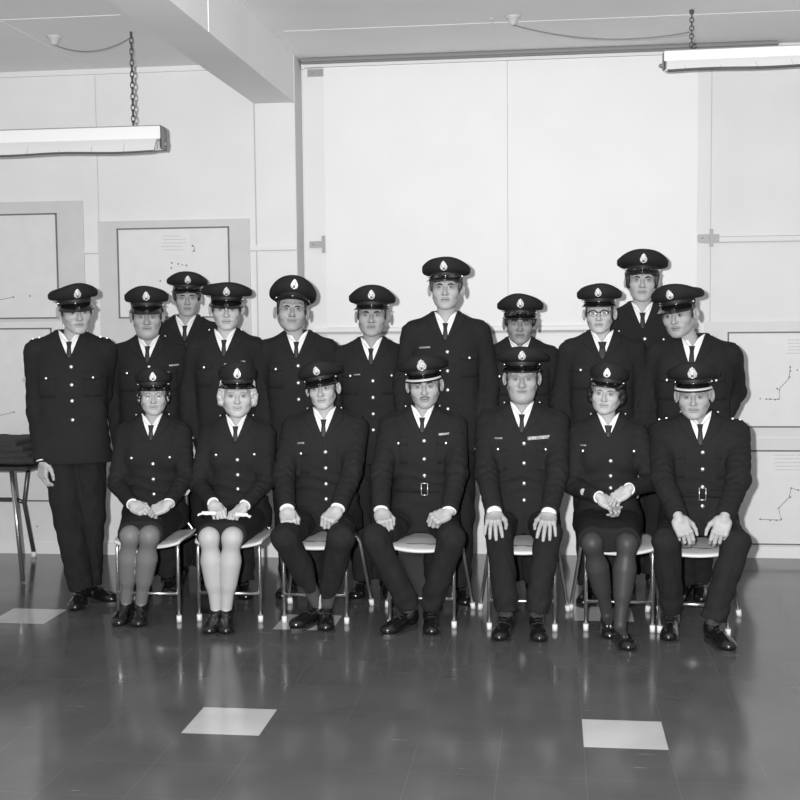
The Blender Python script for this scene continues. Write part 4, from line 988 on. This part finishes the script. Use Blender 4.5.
# ================================================================== THE PEOPLE
R2, R3, R1 = 6.93, 7.28, 6.60
D = np.array
people = [
 # ---- back rows
 dict(label='standing man at far left, whole body in view, arm hanging beside the small table', cx=75.5, ey=311, cy=332.5, Y=6.62, bx=71, ny=330, by=[367, 385, 401, 420], pk=378, head=(10, 4, -3), byaw=4, hs=1.06, toes=[(74, 613.5, -6), (116, 604, 46)], sit=False,
      hands={-1: ((43, 459, 6.50), (-.02, -.10, -1), (-.55, -.8, .1), 'hang'), 1: ((.08, .17, .98), (-.3, .1, -1), (0, 1, 0), 'hang')}, cuffe=.012, sleeve=[(27.5, 379, .0)], pips='both', g=1.07, tw=1.12, cap=dict(roll=-3, fh=.046), skin=.40, chest=[]),
 dict(label='standing stout man second from left, high-fronted peaked cap, short ribbon bar on chest', cx=147, ey=315.5, cy=337.5, Y=R2+.03, bx=150, ny=335, head=(-1, 3, 0), face=1.04, jaw=1.06, chub=1, cap=dict(dz=.008, fh=.058, rx=.118, flop=.9, zr=.092), skin=.36, chest=[(173, 365.5, .055, .010, 'r')], hands={-1: ((-.190, .03, .88), (.25, .1, -1), (0, 1, 0), 'hang')}, pole={-1: (-.8, .5, 0)}, g=1.0, nose=1.15),
 dict(label='young dark-haired man standing in the rearmost row, third cap from left', cx=187, ey=298, cy=317, Y=R3, head=(1, 0, 0), hair='fringe', face=.94, jaw=.9, skin=.36, cap=dict(fh=.044, roll=3, dz=.014, slope=20)),
 dict(label='standing man fourth cap from left, wide flat peaked cap pulled low over his eyes', cx=226.5, ey=308, cy=330, Y=R2-.04, bx=226, ny=328.5, by=[365, 383, 401, 419], head=(-1, 4, 0), face=.98, cap=dict(fh=.040, rx=.136, roll=2), skin=.46, chest=[(241, 362, .045, .012, 'r')], g=.96, ear=1.2),
 dict(label='smiling man standing with cap tipped back showing his forehead', cx=291.5, ey=311.5, cy=335, Y=R2+.03, bx=298, ny=330.5, by=[366, 383, 399.5, 416], head=(3, -9, 3), smile=1, face=1.0, cap=dict(fh=.062, roll=4, pitch=-8, dz=.012, slope=10), skin=.36, ear=1.2, nose=1.1),
 dict(label='standing man in the middle left with cap back, raised brows and wide white collar', cx=372, ey=315.5, cy=337.5, Y=R2+.06, ny=337, by=[381, 397.5, 414, 430], head=(-2, -3, 1), face=1.03, jaw=1.05, cap=dict(fh=.056, dz=.004, slope=14), skin=.34, brow=1.5, nose=1.1, chest=[(357, 374.5, .04, .008, 'b')]),
 dict(label='tallest young man standing at the centre of the group, dark fringe under a raised cap', cx=446, ey=288.5, cy=311, Y=R2-.06, ny=311.5, by=[352, 371, 390, 409], pk=358, pxx=.135, head=(-3, -4, 0), hair='fringe', face=.98, jaw=1.0, hairm=BROWNHAIR, cap=dict(fh=.044, dz=.010, slope=14, yaw=-3), skin=.40, ear=1.25, brow=1.3, g=1.05, chest=[(424.5, 347.5, .065, .010, 'b')], btx=.0),
 dict(label='standing young man with the darkest skin, white collar just above another cap', cx=520, ey=323, cy=345, Y=R2+.08, ny=337, head=(0, 0, 1), hair='fringe', face=.95, jaw=.92, skin=.25, brow=1.8, cap=dict(fh=.052, dz=.006, rx=.125, slope=24), g=.97),
 dict(label='standing man wearing dark browline glasses, in front of the rearmost long-haired man', cx=599.5, ey=313, cy=334, Y=R2, bx=602, ny=330, head=(-3, 0, -1), glasses='browline', face=.98, cap=dict(fh=.050, slope=18, dz=.016), skin=.44, ear=1.3, knot=1.5),
 dict(label='tall young man with long dark hair and sideburns in the rearmost row at right', cx=642, ey=281, cy=303, Y=R3, ny=301.5, by=[339, 356, 373, 390], head=(2, -3, 2), hair='long', face=.94, jaw=.92, skin=.42, cap=dict(fh=.056, dz=.010, slope=12, rx=.136), knot=1.1, g=1.0),
 dict(label='broad standing man at far right, head turned and tilted towards the left', cx=679, ey=314.5, cy=339, Y=R2-.05, bx=693, ny=334, vtip=.19, by=[372, 387, 406, 424], head=(-16, 3, -7), face=1.03, jaw=1.05, skin=.38, cap=dict(fh=.050, dz=.008, rx=.132), g=1.10, belly=1.2, byaw=-6, ear=1.1,
      hands={1: ((.13, .17, .98), (-.9, .1, -.4), (0, 1, 0), 'hang')}, pole={1: (.40, .9, 0)}, tie=True, stubble=.1, toes=[(676, 606, -10), (702, 605, 8)], sit=False),
 # ---- seated
 dict(label='seated woman at far left in round glasses and dark stockings, hands clasped in her lap', woman=True, cx=153.5, ey=395, cy=416, Y=R1, ny=413, by=[464, 479.5, 494.5], pk=457.5, head=(-1, 0, 0), glasses='round', hair='women', face=1.0, jaw=1.05, skin=.44, cap=dict(fh=.050, zr=.092, dz=.014, slope=24), smile=.5,
      knees=[(130, 541), (149, 543)], toes=[(117.5, 629, -5), (138, 630, 3)], stocking=.16, ky=6.12,
      hands={-1: ((132, 504, 6.30), (.92, -.35, -.35), (.2, -.75, .65), 'clasp'), 1: ((169, 503, 6.25), (-.9, -.25, -.42), (-.25, -.75, .6), 'clasp')}, vtip=.15),
 dict(label='seated white-haired woman with pale stockings, holding white gloves in her lap', woman=True, cx=237.5, ey=394.5, cy=418, Y=R1, ny=414, by=[460, 475, 489], pk=454.5, vtip=.15, head=(-1, 0, 1), hair='curly', hairm=WHITEHAIR, face=1.04, jaw=1.12, skin=.48, smile=.8, cap=dict(fh=.052, zr=.098, dz=.016, rx=.100, slope=20),
      knees=[(209, 545), (232, 546)], toes=[(208, 637, -6), (226, 637, 6)], stocking=.42, ky=6.10, skirt=.02,
      hands={-1: ((213, 503, 6.28), (.45, -.6, -.45), (.15, -.5, .8), 'clasp'), 1: ((245, 505, 6.26), (-.55, -.55, -.5), (-.2, -.5, .8), 'clasp')}),
 dict(label='seated man third from left, cap slanted down to the left, narrow face', cx=322.5, ey=388, cy=410.5, Y=R1, bx=325, ny=407, by=[452, 468, 484, 499], pk=453.5, pxx=.125, head=(-8, -2, -5), face=.96, jaw=.94, skin=.44, ear=1.25, cap=dict(fh=.044, roll=-5, rx=.122, slope=30), smile=.2, nose=1.1,
      knees=[(285, 543), (341, 545)], toes=[(291, 631, -40), (326, 634, 4)], ky=6.12,
      hands={-1: ((287, 509, 6.24), (.25, -.75, -.55), (.1, -.6, .75), 'fist'), 1: ((338, 508, 6.24), (-.45, -.7, -.5), (-.05, -.6, .8), 'fist')}, chest=[(300.5, 443, .045, .010, 'b')], cuffe=.004, sleeve=[(369.5, 426, .02)]),
 dict(label='seated man in the centre with a moustache, silver-braided peak and buckled belt', cx=424.5, ey=384.5, cy=408.5, Y=R1, bx=423, ny=405, by=[441, 459, 475.5], pk=443.5, pxx=.130, vtip=.145, head=(-2, 2, -3), face=1.03, skin=.40, moustache=True, braid=True, ear=1.2, cap=dict(fh=.040, roll=-3, rx=.128, badge=1.25, slope=28, dz=.012), buckle=489, hs=1.03, stubble=.15,
      knees=[(375, 545), (452, 545)], toes=[(383, 637, -36), (432, 638, 4)], ky=6.14, chest=[(449.5, 434, .12, .012, 'r')],
      hands={-1: ((381, 510, 6.25), (.30, -.75, -.45), (.05, -.6, .75), 'fist'), 1: ((449, 511, 6.25), (-.75, -.45, -.30), (-.05, -.65, .75), 'fist')}, sleeve=[(476, 424, .02)]),
 dict(label='seated heavy-set man with long ribbon bar, palms spread on his knees', cx=522, ey=377.5, cy=401, Y=R1, bx=522, ny=401.5, by=[443, 462.5, 482.5, 499], pk=449, pxx=.128, head=(0, 0, 0), face=1.05, jaw=1.10, chub=1, skin=.36, ear=1.2, nose=1.25, cap=dict(fh=.048, rx=.132, dz=.016, zr=.082, slope=22), brow=1.5, belly=1.18, g=1.05, hs=1.05, browm=GREYHAIR,
      knees=[(499, 546), (548, 547)], toes=[(498, 644, -10), (540, 645, 4)], ky=6.21, kz=.525, chest=[(542, 437, .155, .018, 'r'), (497, 438, .06, .010, 'b')],
      hands={-1: ((494, 511, 6.21), (-.02, -.92, -.40), (-.05, -.4, .9), 'drape'), 1: ((549, 512, 6.21), (-.05, -.92, -.40), (.05, -.4, .9), 'drape')}, cuffe=.022),
 dict(label='seated dark curly-haired woman in sheer black stockings, badge on her sleeve', woman=True, cx=606.5, ey=393, cy=415.5, Y=R1, bx=608, ny=412.5, by=[461, 476, 488], pk=451.5, pxx=.135, vtip=.13, head=(-6, -2, 4), hair='curly', curlfront=True, face=1.04, jaw=1.10, skin=.44, smile=.3, cap=dict(fh=.050, roll=3, dz=.014, slope=18, zr=.098), knot=1.3, shoes='court', browm=DARKHAIR,
      knees=[(592, 545), (627, 546)], toes=[(610, 642, 3), (630, 654, 12)], stocking=.042, ky=6.08, skirt=.05,
      hands={-1: ((599, 497, 6.30), (.85, -.3, -.5), (.2, -.65, .75), 'clasp'), 1: ((629, 489, 6.24), (-.82, -.25, -.55), (-.35, -.65, .65), 'clasp')}, sleeve=[(583, 492, .25)], chest=[(582, 446, .045, .008, 'b')]),
 dict(label='seated man at far right in a silver-braided peak, hands hanging between his knees', cx=694, ey=394.5, cy=419, Y=R1, bx=699, ny=411, by=[452, 468.5, 486, 505], pk=457, pxx=.13, vtip=.175, head=(-2, 3, -2), face=1.05, jaw=1.05, skin=.38, braid=True, ear=1.2, cap=dict(fh=.058, rx=.127, badge=1.2, slope=28, dz=.016), buckle=493, g=1.10, belly=1.15, hs=1.04, smile=.3, browm=GREYHAIR, hair='short', hairm=GREYHAIR,
      knees=[(666, 545), (736, 548)], toes=[(668, 644, -6), (732, 654, 22)], ky=6.14, pips='both', cuffs=False,
      hands={-1: ((678, 516, 6.14), (.32, -.35, -.85), (.1, -.93, .35), 'hang'), 1: ((725, 516, 6.14), (-.30, -.35, -.85), (-.1, -.93, .35), 'hang')}, pole={1: (1.0, .3, -.2), -1: (-.8, .4, -.2)}),
]
import sys, os, time
sel = os.environ.get('ONLY')
t0_ = time.time()
for i_, p_ in enumerate(people):
    if sel and str(i_) not in sel.split(','): continue
    person(p_)
print('people built in', time.time()-t0_)

# white gloves in the second woman's hands
def gloves(P):
    d = cone(P, (-.05, 0, .0), (.045, .0, .004), .014, .011); d = smin(d, cone(P, (.03, -.006, .0), (.070, -.004, -.010), .010, .007), .004)
    for k in range(3): d = smin(d, cone(P, (.045, -.008+.006*k, -.002), (.082, -.016+.010*k, -.016+.004*k), .0065, .0055), .003)
    return smin(d, rbox(P, (-.01, .004, -.006), (.05, .02, .010), .008), .006)+.0015*wob(P, 90)
v, f = mesh_sdf(gloves, (-.09, -.05, -.05), (.12, .06, .04), .003)
GL = mat('white cotton gloves', .78, .9)
for k_, (px_, py_, Y_, rz_, lab_) in enumerate(((208.5, 513, 6.17, 8, 'white glove poking out at the left of the white-haired woman\'s hands'), (242, 514.5, 6.15, -20, 'white glove with fingers hanging, at the right of the white-haired woman\'s hands'))):
    gx = 1 if k_ else -1
    o = link_mesh('glove', v*V3(gx, 1, 1)*.66, f if gx > 0 else f[:, ::-1], GL); o.location = tuple(at(px_, py_, Y_)); o.rotation_euler = (0, 0, math.radians(rz_)); setp(o, lab_, 'glove', 'pair of white gloves')

# ------------------------------------------------------------------ light
w = bpy.data.worlds.new('world'); S.world = w; w.use_nodes = True; w.node_tree.nodes['Background'].inputs[0].default_value = (1, 1, 1, 1); w.node_tree.nodes['Background'].inputs[1].default_value = .38
def area(name, loc, tgt, size, power, spread=180):
    l = bpy.data.lights.new(name, 'AREA'); l.shape = 'DISK'; l.size = size; l.energy = power; l.spread = math.radians(spread)
    o = bpy.data.objects.new(name, l); COL.objects.link(o); o.location = loc; o.rotation_euler = (Vector(tgt)-Vector(loc)).to_track_quat('-Z', 'Y').to_euler(); return o
area('flash', (-.15, -.05, 1.76), (-.15, 8, 1.55), .06, 468)
